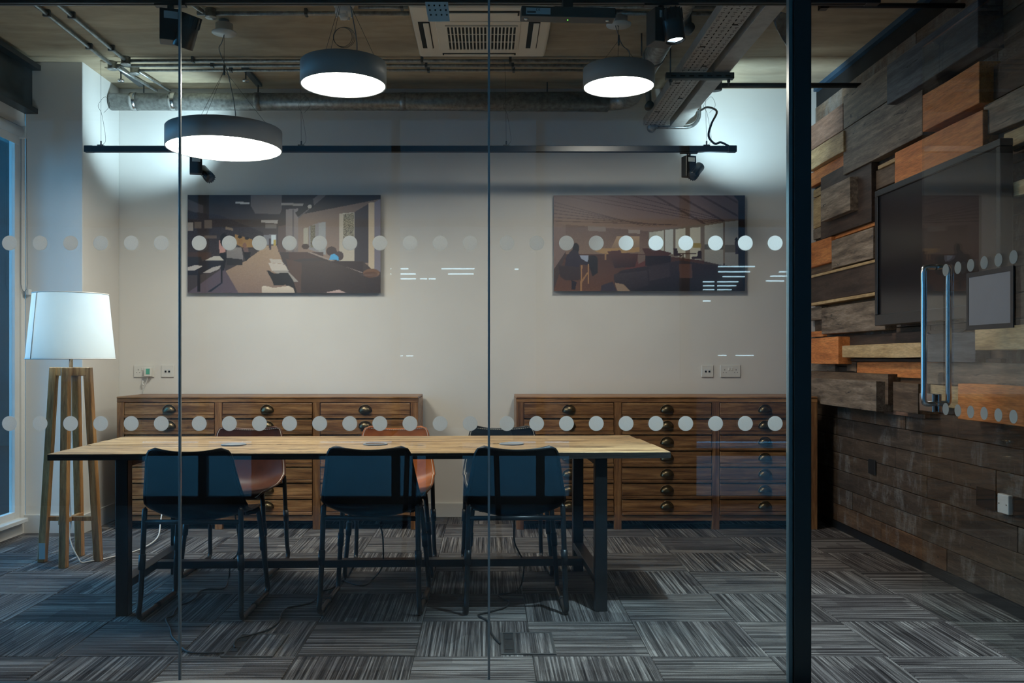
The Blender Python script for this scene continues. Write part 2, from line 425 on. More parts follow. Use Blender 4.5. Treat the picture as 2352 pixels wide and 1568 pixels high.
# right wall: boarding, timber blocks, strips
wr = B().box(XR, XR+.2, YG, YB, 0, ZC).obj('wall_right', M_HOLE)
struct(wr, 'feature wall clad in reclaimed boards and proud timber blocks', 'wall')
XB = 2.49
PL = .122
for k in range(26):
    z0 = .055+PL*k
    if z0+PL > 3.215: break
    y = YG+.02-random.uniform(0, .5); first = True
    while y < YB-.05:
        L = random.uniform(.7, 1.35); a = max(y, YG+.02); b = min(y+L, YB-.035)
        if b > 6.3: b = YB-.035
        t = random.uniform(-.003, .004)
        if b-a > .1:
            B().box(XB-t, XR+.01, -(b-a)/2+.0015, (b-a)/2-.0015, 0, PL-.004).bevel(.0018).obj('plank', M_BOARD if z0 < 2.85 else M_BOARD2, wr, (0, (a+b)/2, z0))
        y = b if b < YB-.1 else YB
struct(B().box(XB-.015, XR+.01, YG+.02, YB-.035, 3.225, ZC).obj('trim_2', M_BLUESTRIP), 'dark blue painted strip along the top of the timber wall', 'trim')
struct(B().box(XB-.012, XR+.01, YG+.02, YB-.035, 0, .052).obj('baseboard_right', M_BLACK), 'black skirting along the foot of the timber wall', 'skirting')
# proud blocks: (x left, x right, x ref, y top, y bottom at ref, proud, wood)
BL = [
 (1857,1936,1936,237,298,.050,'red'), (1856,1937,1937,299,347,.085,'tan'), (1857,1945,1886,384,417,.045,'orange'),
 (1937,2248,1937,222,297,.060,'grey'), (2037,2246,2037,150,242,.125,'blue'), (1937,2118,1937,298.5,402,.070,'grey'),
 (2119,2249,2119,219,303,.100,'orange'), (2055,2257,2055,352,425,.080,'orange'), (2012,2055,2055,372,418,.030,'brown'),
 (2016,2055,2055,362,371,.045,'tan'),
 (1885,2001,1886,408,549,.055,'dark'), (1885,1952,1887,438,508.5,.110,'grey'),
 (1868,1890,1880,431,449,.020,'tan'), (1868,1890,1880,451,521,.022,'tan'), (1868,1895,1880,523,547,.015,'grey'),
 (1857,1909,1857,561,616,.060,'orange'), (1910,2005,1910,553,617,.095,'grey'), (1905,2009,2000,512,521,.030,'orange'),
 (1857,1912,1880,608,628,.030,'brown'), (1857,2100,1857,640,696,.070,'dark'), (1857,2100,1857,634,639.5,.082,'tan'), (1857,2100,1857,696.5,703,.085,'tan'),
 (1858,1887,1870,706,735,.050,'grey'), (1887,2032,1887,708,768,.075,'grey'), (1857,1890,1870,761,774,.030,'orange'),
 (1858,2300,1936,771,794,.030,'dark'), (1857,1925,1925,773,835.5,.110,'orange'), (1934,2126,1934,793,821,.090,'tan'),
 (1945,2300,2100,823,831,.025,'dark'), (1968,2300,1968,831,862,.022,'orange'), (1857,1918,1900,836,852,.022,'grey'), (1945,1966,1955,831,853,.018,'brown'),
 (1857,2039,2039,858.7,930,.080,'brown'), (1857,2012,2012,875.5,945,.135,'grey'), (2051,2108,2051,877,944,.115,'brown'), (2030,2124,2110,950,960,.030,'red'),
 (2130,2240,2135,767,831,.080,'blue'), (2239,2400,2239,752,804,.125,'tan'), (2128,2420,2130,832,881,.050,'grey'), (2126,2202,2126,882,930,.045,'tan'), (2200,2420,2200,880,961,.105,'orange'),
 (2259,2420,2260,243,314,.055,'grey'), (2305,2420,2352,288,326,.045,'tan'), (2325,2420,2325,420,452,.100,'tan'), (2246,2420,2260,165,240,.030,'dark'),
]
for xl, xr, xf, yt, yb, t, w in BL:
    X = XB-t; y0 = X*F/(xl-CX); y1 = X*F/(xr-CX); yf = X*F/(xf-CX)
    y0 = min(y0, YB-.012); zt = H+(CY-yt)*yf/F; zb = H+(CY-yb)*yf/F
    d = y0-y1; hgt = zt-zb
    bb = B().box(X, XB+.004, -d/2, d/2, 0, hgt)
    bmesh.ops.bisect_plane(bb.bm, geom=bb.bm.verts[:]+bb.bm.edges[:]+bb.bm.faces[:], plane_co=(0,random.uniform(-.2,.2)*d,0), plane_no=(0,1,0))
    for v in bb.bm.verts:                       # sawn by hand: a little out of true
        if hgt > .05: v.co.z += random.uniform(-.003,.003); v.co.y += random.uniform(-.002,.002)
    bb.bevel(.0025).obj('timber_block', M_BW[w], wr, (0, (y0+y1)/2, zb))

# glass front
wf = sempty('wall_front', 'frameless glass partition with two rows of frosted dots', 'partition')
GZ0, GZ1 = .006, 2.72
panels = [(-2.285,-1.142,[24-69*4,24-69*3,24-69*2,24-69,24,94,164,233,303,372]), (-1.132,.003,[459+69*i for i in range(10)]), (.013,1.112,[1164+68.35*i for i in range(10)])]
dot_me = B().lathe([(0,-.0006),(.0275,-.0006),(.0275,.0006),(0,.0006)], 40, axis='y', smooth=False).mesh('frosted_dot', M_DOT)
for a, b, xs in panels:
    g = B().box(a, b, YG-.005, YG+.005, GZ0, GZ1).obj('glass_panel', M_GLASS, wf)
    for xd in xs:
        X = (xd-CX)*YG/F
        if X-.03 < a or X+.03 > b: continue
        for z in (H+(CY-558.5)*YG/F, H+(CY-972)*YG/F):
            put('frosted_dot', dot_me, g, (X, YG-.0066, z))
B().box(XL,-2.295, YG-.005, YG+.005, GZ0, GZ1).obj('glass_panel', M_GLASS, wf)
B().box(2.17, 2.48, YG-.005, YG+.005, GZ0, GZ1).obj('glass_panel', M_GLASS, wf)
for X in (-2.29, -1.137, .008): B().box(X-.0042, X+.0042, YG-.006, YG+.006, GZ0, GZ1).bevel(.001).obj('joint_strip', M_JOINT, wf)
B().box(1.130, 1.194, YG-.028, YG+.028, 0, GZ1).bevel(.003).obj('post', M_DARKPOST, wf)
B().box(1.115, 1.1295, YG-.016, YG+.016, 0, GZ1).bevel(.002).obj('post_trim', M_EDGE, wf)
B().box(XL, 1.196, YG-.02, YG+.02, 0, GZ0).obj('base_rail', M_DARKPOST, wf)
B().box(2.17, 2.49, YG-.02, YG+.02, 0, GZ0).obj('base_rail', M_DARKPOST, wf)
B().box(XL, 2.49, YG-.03, YG+.03, GZ1+.005, ZC-.012).obj('head_panel', M_HALLWALL, wf)
# open glass door
XD = 2.12
dr = sempty('door_1', 'open frameless glass door standing inwards at the right', 'door')
lf = B().box(XD-.005, XD+.005, 3.36, 4.325, .012, 2.72).obj('leaf', M_GLASS, dr)
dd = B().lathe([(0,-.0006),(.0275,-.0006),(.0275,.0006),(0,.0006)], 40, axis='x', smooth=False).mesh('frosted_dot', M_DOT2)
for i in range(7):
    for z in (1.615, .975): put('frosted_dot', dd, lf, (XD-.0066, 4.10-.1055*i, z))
hn = B().tube(catmull([Vector(q) for q in ((XD,4.20,1.638),(XD-.045,4.20,1.638),(XD-.058,4.20,1.62),(XD-.058,4.20,1.55))],4)+[Vector((XD-.058,4.20,1.1))]+catmull([Vector(q) for q in ((XD-.058,4.20,1.06),(XD-.058,4.20,1.01),(XD-.045,4.20,.995),(XD,4.20,.995))],4), .0135, 14)
hn.tube(catmull([Vector(q) for q in ((XD,4.20,1.638),(XD+.045,4.20,1.638),(XD+.058,4.20,1.62),(XD+.058,4.20,1.55))],4)+[Vector((XD+.058,4.20,1.1))]+catmull([Vector(q) for q in ((XD+.058,4.20,1.06),(XD+.058,4.20,1.01),(XD+.045,4.20,.995),(XD,4.20,.995))],4), .0135, 14)
hn.obj('handle', M_STEEL, dr)
lk = B().box(XD-.022, XD-.006, 4.19, 4.32, .955, 1.04).box(XD+.006, XD+.022, 4.19, 4.32, .955, 1.04).bevel(.003).obj('lock_case', M_STEEL, dr)
for z in (.06, 2.62): B().box(XD-.02, XD+.02, 3.32, 3.48, z-.045, z+.045).bevel(.003).obj('hinge', M_STEEL, dr)

# ------------------------------------------------------------------ behind the camera: hall, facade, street
struct(B().box(-6.1, -6, YS, YG, 0, ZC).obj('wall_hall_left', M_HALLWALL), 'dark wall of the hall outside the meeting room', 'wall')
struct(B().box(5, 5.1, YS, YG, 0, ZC).obj('wall_hall_right', M_HALLWALL), 'dark wall on the far side of the hall', 'wall')
struct(B().box(-6, XL-.2, YG-.1, YG, 0, ZC).box(XR, 5, YG-.1, YG, 0, ZC).obj('wall_hall_front', M_HALLWALL), 'hall wall either side of the glass partition', 'wall')
w2 = sempty('window_2', 'dark framed street glazing seen mirrored in the glass', 'window')
fr = B()
MX = [-5.97, -4.79, -3.59, -2.39, -1.19+.4, .41, 1.61, 2.81, 4.01, 4.93]
for x in MX: fr.box(x, x+.07, YS-.09, YS-.02, 0, ZC)
for z in (0, .40, 2.30, 3.19): fr.box(-5.97, 5.0, YS-.085, YS-.025, z, z+.06)
fr.obj('window_frame', M_BLACK, w2)
for a, b in ((-5.9,-2.85),(-1.93,-1.38),(-.50,-.20),(.68,1.72),(2.75,4.93)): B().box(a, b, YS-.02, YS+.05, 0, 1.02).obj('added_dark_panel', M_BLACK, w2)  # added low panels that block the paving and break up its blue reflection
for a, b in zip(MX, MX[1:]):
    B().box(a+.07, b, YS-.06, YS-.052, .06, 3.19).obj('pane', M_WINGL, w2)
struct(B().box(-14, 14, -6.4, YS-.1, -.2, -.02).obj('pavement', M_PAVE), 'pale paving outside the street window', 'pavement')
ob = thing('office_building', 'dark office building with lit strip lights mirrored in the glass', 'building', (0,-6.5,-.02))
B().box(-16, 16, -6, 0, 0, 9).obj('facade', M_DARKBLDG, ob)
for x0, x1, y in [(897,938,617),(897,955,629),(920,955,640),(965,981,640),(985,1001,640),(1014,1090,617),(1029,1088,629),(1182,1191,618),(905,925,817),(933,949,817),
    (1650,1733,612),(1650,1722,624),(1660,1710,635),(1615,1640,647),(1648,1695,647),(1615,1640,656),(1648,1690,656),(1615,1640,665),(1648,1680,665),(1615,1632,691),(1790,1812,624),(1770,1812,634),(1760,1800,645),(1650,1668,816),(1690,1730,816)]:
    D = 2*YG+6.48; z = H+(CY-y)*D/F+.02
    B().box((x0-CX)*D/F, (x1-CX)*D/F, 0, .04, z-.008, z+.008).obj('strip_light', M_STRIP, ob)
nb = thing('neighbouring_building', 'dark neighbouring building seen through the left window', 'building', (-8.5,14.5,-.02))
nbm = plain('blue_grey_render', (.020,.032,.034), 1.0, var=.1); nbm.node_tree.nodes['Principled BSDF'].inputs['Specular IOR Level'].default_value = 0
B().box(-2.2, 2.6, -2, 4, 0, 8).obj('facade', nbm, nb)
B().box(-2.25, 2.65, -2.05, 4.05, 8, 8.2).obj('roof', M_DARKBLDG, nb)
struct(B().box(-14, XL-.2, YS, 22, -.2, -.02).obj('ground', M_GROUND), 'dark ground outside the left window', 'ground')
# white table in front of the camera
wt = thing('white_table', 'white laminate table edge at the bottom of the picture', 'table', (-.22,.92,0))
pts = []
for cx_, cy_, a0 in ((.24,.26,0),(-.22,.26,90),(-.22,-.26,180),(.24,-.26,270)):
    for k in range(7):
        a = math.radians(a0+15*k); pts.append((cx_+.14*math.cos(a), cy_+.14*math.sin(a), .708))
B().poly(pts, (0,0,.025)).obj('tabletop', M_WTABLE, wt)
for sx in (-.28,.30):
    for sy in (-.32,.32): B().tube([(sx,sy,0),(sx*.92,sy*.92,.708)], .016, 10).obj('leg', M_BLACK, wt)

# ------------------------------------------------------------------ drawer chests
def chest(X0, label):
    Wd, Dp, Ht = 2.125, .47, .938; Y0 = 6.28
    r = thing('drawer_chest', label, 'chest', (X0, Y0, 0), 0, 'drawer chests along the back wall')
    sw = .052
    xs = [0, (Wd-sw)/3, 2*(Wd-sw)/3, Wd-sw]
    B().box(.012, Wd-.012, .02, Dp-.005, .062, Ht-.012).obj('carcass', M_CABV, r)
    B().box(0, Wd, -.004, Dp, Ht-.014, Ht).bevel(.003).obj('top', M_CAB, r)
    B().box(0, Wd, 0, .03, .897, Ht-.0145).bevel(.002).obj('top_rail', M_CAB, r)
    B().box(sw, Wd-sw, .002, .03, .062, .101).bevel(.002).obj('bottom_rail', M_CAB, r)
    for x in xs: B().box(x, x+sw, .0005, .05, 0, .8965).bevel(.002).obj('stile', M_CABV, r)
    for x in (0, Wd-sw): B().box(x+.001, x+sw-.001, Dp-.05, Dp-.003, 0, .062).obj('rear_foot', M_CABV, r)
    B().box(-.001, .011, .05, Dp-.004, .06, Ht-.0145).obj('side_panel', M_CAB, r)
    B().box(Wd-.011, Wd+.001, .05, Dp-.004, .06, Ht-.0145).obj('side_panel', M_CAB, r)
    n = 7; p = (.896-.102)/n
    dw = xs[1]-sw-.008
    dme = B().box(-dw/2, dw/2, -.006, .014, .026, p-.005).bevel(.0025).box(-dw/2, dw/2, -.012, .014, .003, .0235).bevel(.0012).mesh('drawer', M_CAB)
    hb = B()                                           # cup pull
    prof = [(.043,0),(.040,.012),(.030,.021),(.015,.026),(0,.0275)]
    ring = []
    for q in range(len(prof)):
        rr, hh = prof[q]
        ring.append([hb.bm.verts.new((rr*math.cos(PI*k/12), -hh, rr*math.sin(PI*k/12)*.88)) for k in range(13)])
    for a, b in zip(ring, ring[1:]):
        for k in range(12):
            f = hb.bm.faces.new((a[k], a[k+1], b[k+1], b[k])); f.smooth = True
    bmesh.ops.remove_doubles(hb.bm, verts=hb.bm.verts[:], dist=1e-5)
    hb.box(-.047, .047, -.003, .0, -.002, .004); hb.tube([(-.044,-.002,.002)]+[(.046*math.cos(PI-PI*k/12), -.002, .044*math.sin(PI*k/12)+.002) for k in range(1,12)]+[(.044,-.002,.002)], .003, 6)
    hme = hb.mesh('cup_handle', M_BRASS)
    for c in range(3):
        xc = xs[c]+sw+.004+dw/2
        for k in range(n):
            d = put('drawer', dme, r, (xc, .004, .102+p*k))
            put('cup_handle', hme, d, (0, -.0062, .052))
    return r
chest(-2.61, 'long pine drawer chest with cup handles left of the wall gap')
chest(.208, 'long pine drawer chest with cup handles nearest the timber wall')

# ------------------------------------------------------------------ meeting table
tb = thing('meeting_table', 'long reclaimed plank table on a black steel frame', 'table', (-.597, 4.645, 0), math.radians(1.9))
TL, TZ = 2.90, .764
cuts = [-.465,-.25,-.04,.225,.465]
for a, b in zip(cuts, cuts[1:]):
    e0, e1 = random.uniform(-.012,.006), random.uniform(-.012,.012)
    bb = B().box(-TL/2+e0, TL/2+e1, a+(.008 if a > -.1 else .003), b-(.008 if b > -.1 else .003), TZ-.030, TZ+random.uniform(-.001,.001))
    for q in range(1, 15):
        xx = -TL/2+TL*q/15
        bmesh.ops.bisect_plane(bb.bm, geom=bb.bm.verts[:]+bb.bm.edges[:]+bb.bm.faces[:], plane_co=(xx,0,0), plane_no=(1,0,0))
    for v in bb.bm.verts:
        v.co.y += random.uniform(-.0025,.0025)
    bmesh.ops.bevel(bb.bm, geom=[e for e in bb.bm.edges if abs(e.verts[0].co.z-e.verts[1].co.z) < .01 and min(e.verts[0].co.z,e.verts[1].co.z) > TZ-.01 and len(e.link_faces)==2 and e.calc_face_angle(0) > .5], offset=.003, segments=1, affect='EDGES')
    bb.bm.normal_update()
    for f in bb.bm.faces:
        if f.normal.z < .5: f.material_index = 1
    bb.obj('plank', [M_TABLE, M_TEDGE], tb)
for sx in (-1.13, 1.13):
    for sy in (-.405, .40): B().box(sx-.029, sx+.029, sy-.03, sy+.03, 0, TZ-.031).bevel(.003).obj('leg', M_BLACK, tb)
    B().box(sx-.0285, sx+.0285, -.375, .37, TZ-.066, TZ-.032).bevel(.002).obj('top_bar', M_BLACK, tb)
    B().box(sx-.0285, sx+.0285, -.375, .37, .125, .163).bevel(.002).obj('foot_bar', M_BLACK, tb)
    s = -1 if sx < 0 else 1
    for sy, q in ((-.375,1),(.37,-1)):
        B().poly([(sx-.003,sy,TZ-.066),(sx-.003,sy+q*.07,TZ-.066),(sx-.003,sy,TZ-.136)], (.006,0,0)).obj('gusset', M_BLACK, tb)
B().box(-1.10, 1.10, -.03, .03, .125, .163).bevel(.002).obj('stretcher', M_BLACK, tb)
# cable grommets
for i, (gx, gy) in enumerate(((537,1021.5),(862,1020.5),(1175,1020))):
    g = pf(gx, gy, TZ)
    t = thing('cable_grommet', ['round grey cable grommet at the lamp end of the table','worn round cable grommet in the middle of the table','round grey cable grommet behind the front chair nearest the bare table end'][i], 'grommet', (g.x, g.y, TZ), 0, 'cable grommets in the tabletop')
    B().lathe([(.050,.001),(.062,.001),(.064,.004),(.060,.006),(.051,.006),(.050,.001)], 36).obj('ring', M_GREYPL, t)
    B().lathe([(0,.005),(.050,.005),(.050,.001),(0,.001)], 36, smooth=False).obj('lid', M_GREYPL if i != 1 else M_BW['brown'], t)

# ------------------------------------------------------------------ chairs
PROF = [(.222,.440,.190,.000),(.200,.460,.212,.008),(.09,.456,.228,.022),(-.04,.446,.236,.042),(-.145,.452,.238,.064),(-.200,.487,.242,.066),(-.226,.55,.236,.052),(-.244,.63,.221,.040),(-.262,.72,.206,.030),(-.276,.797,.199,.022)]
def prof(v):
    n = len(PROF)-1; t = min(max(v,0),.99999)*n; i = int(t); t -= i
    P = [PROF[max(0,min(n,i+k))] for k in (-1,0,1,2)]
    return [.5*(2*P[1][q]+(P[2][q]-P[0][q])*t+(2*P[0][q]-5*P[1][q]+4*P[2][q]-P[3][q])*t*t+(3*P[1][q]-P[0][q]-3*P[2][q]+P[3][q])*t**3) for q in range(4)]
def surf(u, v):
    y, z, w, c = prof(v); y2, z2, _, _ = prof(min(1,v+.01)); y1, z1, _, _ = prof(max(0,v-.01))
    ty, tz = y2-y1, z2-z1; L = math.hypot(ty,tz) or 1
    ny, nz = tz/L, -ty/L
    k = 1.0
    if v > .90: s = (v-.90)/.10; k = 1-.24*(1-math.sqrt(max(0,1-s*s)))
    if v < .10: s = (.10-v)/.10; k = 1-.25*(1-math.sqrt(max(0,1-s*s)))
    cc = c*abs(u)**2.2
    dip = -.013*(1-u*u)*max(0,(v-.8)/.2)
    return Vector((u*w*k, y+ny*cc, z+nz*cc+dip)), Vector((0,ny,nz))
def make_chair(name, label, lm, stitch, loc, rz):
    r = thing(name, label, 'chair', loc, rz, 'sled base leather chairs around the table')
    NU, NV = 18, 40
    bm = bmesh.new(); g = [[bm.verts.new(surf(-1+2*i/NU, j/NV)[0]) for i in range(NU+1)] for j in range(NV+1)]
    for j in range(NV):
        for i in range(NU):
            f = bm.faces.new((g[j][i], g[j][i+1], g[j+1][i+1], g[j+1][i])); f.smooth = True
    me = bpy.data.meshes.new('seat_shell'); bmesh.ops.recalc_face_normals(bm, faces=bm.faces); bm.to_mesh(me); bm.free(); me.materials.append(lm)
    sh = put('seat_shell', me, r); md = sh.modifiers.new('thick', 'SOLIDIFY'); md.thickness = .008; md.offset = 0
    # stitched border
    b = B(); path = [(-.955, v) for v in np.linspace(.03,.97,75)] + [(u,.978) for u in np.linspace(-.90,.90,26)] + [(.955, v) for v in np.linspace(.97,.03,75)]
    for (u1,v1),(u2,v2) in zip(path, path[1:]):
        a, n1 = surf(u1,v1); c, n2 = surf(u2,v2); d = c-a
        if d.length < 1e-4 or d.length > .06: continue
        d.normalize(); m = (a+c)/2; s = d.cross(n1).normalized(); hl = .0045; hw = .0016
        vs = []
        for e in (-1,1):
            for q in (-1,1):
                for z in (-1,1): vs.append(b.bm.verts.new(m + d*hl*e + s*hw*q + n1*.0056*z))
        for f in ((0,1,3,2),(4,6,7,5),(0,4,5,1),(2,3,7,6),(0,2,6,4),(1,5,7,3)): b.bm.faces.new([vs[i] for i in f])
    o = b.obj('stitching', stitch, sh); o['kind'] = 'stuff'
    # rolled edge
    for s in (-1,1):
        P = [Vector((s*.222,-.195,.505)),Vector((s*.224,-.198,.47)),Vector((s*.232,-.222,.12)),Vector((s*.236,-.236,.045)),Vector((s*.236,-.215,.014)),Vector((s*.236,-.16,.013)),
             Vector((s*.236,.17,.013)),Vector((s*.236,.222,.014)),Vector((s*.236,.238,.045)),Vector((s*.232,.232,.10)),Vector((s*.205,.19,.42)),Vector((s*.190,.165,.438)),Vector((s*.15,.13,.434))]
        lg = B().tube(P, .0125, 10, smooth=3).obj('leg', M_BLACK, r)
        for yy, zz, xx in ((-.2135,.27,.2288),(.2105,.27,.2185)):
            d = .035
            B().tube([(s*xx+s*(.0016 if yy<0 else .0026),yy+(-.0012 if yy<0 else .002),zz-d),(s*xx-s*(.0016 if yy<0 else .0026),yy-(-.0012 if yy<0 else .002),zz+d)], .0165, 10).obj('sleeve', M_BLACK, lg)
        B().tube([(s*.236,-.02,.013),(s*.236,.03,.013)], .0155, 10).obj('foot_pad', M_RUBBER, lg)
    B().tube([(-.223,-.199,.452),(.223,-.199,.452)], .0115, 10).obj('crossbar', M_BLACK, r)
    B().tube([(-.17,.14,.434),(.17,.14,.434)], .0115, 10).obj('crossbar', M_BLACK, r)
    B().tube([(0,-.199,.452),(0,-.02,.424),(0,.14,.434)], .009, 8).obj('crossbar', M_BLACK, r)
    return r
dkst = plain('dark_thread', (.06,.055,.05), .7)
make_chair('leather_chair', 'black leather chair, its back to the glass, nearest the floor lamp', M_LBLACK, M_LBLACK, (-1.360,4.32,0), math.radians(-.5))
make_chair('leather_chair', 'middle black leather chair on the glass side of the table', M_LBLACK, M_LBLACK, (-.545,4.41,0), math.radians(-1.5))
make_chair('leather_chair', 'black leather chair, its back to the glass, nearest the open door', M_LBLACK, M_LBLACK, (.135,4.42,0), math.radians(1))
make_chair('leather_chair', 'dark brown stitched leather chair behind the table', M_LBROWN, M_STITCH, (-1.435,5.11,0), math.radians(178))
make_chair('leather_chair', 'bright tan stitched leather chair behind the table', M_LTAN, M_STITCH, (-.545,5.12,0), math.radians(181))
make_chair('leather_chair', 'black stitched leather chair behind the table facing the glass', M_LBLACK2, M_STITCH, (.110,5.14,0), math.radians(184))

# ------------------------------------------------------------------ floor boxes and cables
FB = [(-1.077,-.866,3.60,3.90,'floor socket box below the chair nearest the lamp'),(.060,.285,3.63,3.92,'floor socket box in front of the chair nearest the door')]
for x0, x1, y0, y1, lb in FB:
    t = thing('floor_box', lb, 'floor box', ((x0+x1)/2,(y0+y1)/2,0), 0, 'floor socket boxes')
    w, d = (x1-x0)/2, (y1-y0)/2
    B().box(-w,w,-d,-d+.012,0,.004).box(-w,w,d-.012,d,0,.004).box(-w,-w+.01,-d+.012,d-.012,0,.004).box(w-.012,w,-d+.012,d-.012,0,.004).box(-w+.055,-w+.063,-d+.012,d-.012,0,.004).obj('frame', M_DARKSTEEL, t)
    B().box(-w+.063,w-.012,-d+.012,d-.012,0,.0032).obj('lid', M_CARPET, t)
    B().box(-w+.01,-w+.055,-d+.012,d-.012,0,.002).obj('outlet_strip', M_BLACK, t)
    for q in (-.085,.05): B().box(-w+.016,-w+.05,q,q+.055,.002,.0035).obj('cable_opening', M_HOLE, t)
    
def cable(name, label, aerial, ground, mat=M_RUBBER, r=.0042):
    pts = [px(*p) for p in aerial] + [pf(x, y, .006) for x, y in ground]
    tag(B().tube(pts, r, 6, smooth=5).obj(name, mat), label, 'cable')
cable('power_cable', 'black cable hanging by the dark brown chair and looping to the left floor box', [(520,1062,4.66),(528,1120,4.66),(541,1190,4.66),(548,1243,4.66),(545,1272,4.66),(530,1292,4.66)], [(526,1325),(515,1350),(480,1352),(460,1358),(448,1374),(430,1384),(412,1390),(402,1402),(396,1414),(381,1421),(391,1442),(396,1462),(412,1478),(424,1492),(445,1499),(490,1499),(515,1498)])
cable('power_cable', 'black cable hanging behind the middle chair and trailing to the left floor box', [(845,1062,4.66),(850,1120,4.66),(862,1180,4.66),(876,1215,4.66),(880,1250,4.66),(878,1300,4.66)], [(858,1328),(835,1344),(800,1337),(785,1334),(760,1352),(738,1358),(720,1381),(690,1390),(660,1396),(645,1412),(640,1428),(615,1446),(575,1458),(548,1466),(538,1478),(540,1487)])
cable('power_cable', 'black cable hanging behind the chair nearest the door down to the right floor box', [(1180,1062,4.68),(1180,1130,4.68),(1181,1190,4.68),(1181,1240,4.68),(1192,1268,4.68),(1203,1290,4.68),(1201,1325,4.68)], [(1192,1352),(1170,1362),(1145,1365),(1152,1374),(1170,1380),(1160,1394),(1130,1403),(1105,1409),(1100,1414),(1124,1428),(1128,1450),(1138,1466),(1149,1477)])

# ------------------------------------------------------------------ floor lamp
LX, LY = -2.475, 5.30
fl_ = thing('floor_lamp', 'wooden four-legged floor lamp with a glowing white shade', 'lamp', (LX,LY,0))
feet = [(-.165,-.01),(.032,-.16),(.158,.012),(-.018,.155)]
tops = [(-.098,-.004),(.012,-.085),(.098,.004),(-.010,.085)]
for (fx,fy),(tx,ty) in zip(feet,tops):
    b = B(); a = math.atan2(fy,fx); c, s = math.cos(a), math.sin(a); hw = .0215
    vs = []
    for (X,Y,Z,k) in ((fx,fy,0,1),(tx,ty,1.155,1)):
        for q,w in ((-1,-1),(1,-1),(1,1),(-1,1)):
            dx = q*hw*(1 if abs(c) > .7 else 1); vs.append(b.bm.verts.new((X+q*hw*k, Y+w*hw*k, Z)))
    for f in ((0,1,2,3),(7,6,5,4),(0,4,5,1),(1,5,6,2),(2,6,7,3),(3,7,4,0)): b.bm.faces.new([vs[i] for i in f])
    b.bevel(.003).obj('leg', M_LAMPW, fl_)
B().box(-.098,.098,-.0205,.0205,1.105,1.1545).bevel(.002).obj('top_bar', M_LAMPW, fl_)
B().box(-.0205,.0205,-.085,.085,1.106,1.1535).bevel(.002).obj('top_bar', M_LAMPW, fl_)
B().box(-.140,.140,-.012,.012,.243,.270).bevel(.002).obj('cross_brace', M_LAMPW, fl_)
B().box(-.012,.012,-.135,.135,.242,.269).bevel(.002).obj('cross_brace', M_LAMPW, fl_)
B().tube([(0,0,1.15),(0,0,1.30)], .011, 12).obj('stem', M_STEEL, fl_)
sh = B(); n = 64
o_ = [(.246,1.205),(.2445,1.212),(.2085,1.584),(.2085,1.591)]
sh.lathe(o_, n); shade = sh.obj('shade', M_SHADE, fl_)
md = shade.modifiers.new('thick','SOLIDIFY'); md.thickness = .0015
rim = B().tube([(.2463*math.cos(2*PI*k/48),.2463*math.sin(2*PI*k/48),1.205) for k in range(49)], .0028, 6, caps=False).tube([(.2085*math.cos(2*PI*k/48),.2085*math.sin(2*PI*k/48),1.59) for k in range(49)], .0028, 6, caps=False)
rim.obj('rim', M_WHITECORD, shade)
a = math.radians(237)
B().tube([(.2475*math.cos(a),.2475*math.sin(a),1.206),(.210*math.cos(a),.210*math.sin(a),1.59)], .0032, 6).obj('seam', M_WHITECORD, shade)
sp = B()
for k in range(3):
    a = 2*PI*k/3+.4; sp.tube([(0,0,1.36),(.207*math.cos(a),.207*math.sin(a),1.58)], .0018, 5)
sp.obj('shade_carrier', M_STEEL, shade)
B().lathe([(0,1.29),(.018,1.29),(.02,1.31),(.033,1.345),(.036,1.375),(.028,1.405),(0,1.418)], 20).obj('bulb', emit('warm_bulb', (.80,.95,1.0), 3), fl_)
ld = bpy.data.lights.new('bulb_glow', 'POINT'); ld.energy = SHADE_W; ld.color = (.80,.94,1.0); ld.shadow_soft_size = .045
o = put('bulb_glow', ld, fl_, (0,0,1.43))
B().tube([(0.004,0.0,1.11),(0,0,.8),(-.01,0,.5),(0,0,.24),(.0,-.02,.17),(.03,-.05,.10),(.07,-.06,.035),(.09,-.06,.008),(.13,-.02,.007),(.20,.08,.006),(.29,.3,.006),(.31,.55,.03),(.285,.68,.12),(.272,.775,.225)], .0042, 7, smooth=5).obj('power_cord', M_WHITECORD, fl_)
B().box(-.2,-.12,.0,.0012,.0,.0012).obj('care_label', M_LABEL, fl_) if False else None
B().box(-.1755,-.1375,-.0335,-.0325,.02,.115).obj('care_label', M_LABEL, fl_)
pg = B().box(.262,.285,.755,.80,.205,.255).bevel(.004); pg.box(.285,.3,.765,.79,.21,.25)
pg.obj('plug', M_WHITEPL, fl_)

# ------------------------------------------------------------------ wall sockets
def plate(x0, x1, label, kind):
    a = px(x0, 866, YB); b = px(x1, 838, YB); w = (b.x-a.x)/2; h = (b.z-a.z)/2
    t = thing('wall_socket', label, 'socket', ((a.x+b.x)/2, YB, (a.z+b.z)/2))
    B().box(-w,w,-.009,-.0005,-h,h).bevel(.003,2).obj('faceplate', M_WHITEPL, t)
    if kind == 'power':
        for s in (-1,1):
            for dx, dz, ww, hh in ((0,.010,.004,.009),(-.011,-.011,.006,.004),(.011,-.011,.006,.004)):
                B().box(s*.043+dx-ww/2, s*.043+dx+ww/2, -.0096, -.0088, dz-hh/2, dz+hh/2).obj('pin_hole', M_HOLE, t)
            B().box(s*.011-.007, s*.011+.007, -.013, -.008, .004, .026).bevel(.002).obj('rocker', M_WHITEPL, t)
    else:
        for s in (-1,1):
            B().box(s*.0135-.011, s*.0135+.011, -.0105, -.0085, -.016, .016).bevel(.001).obj('module', M_SKIRT, t)
            B().box(s*.0135-.007, s*.0135+.007, -.0112, -.0100, -.010, .004).obj('data_port', M_HOLE, t)
    return t
lsock = plate(308,355,'white double socket with a plug above the left chest','power')
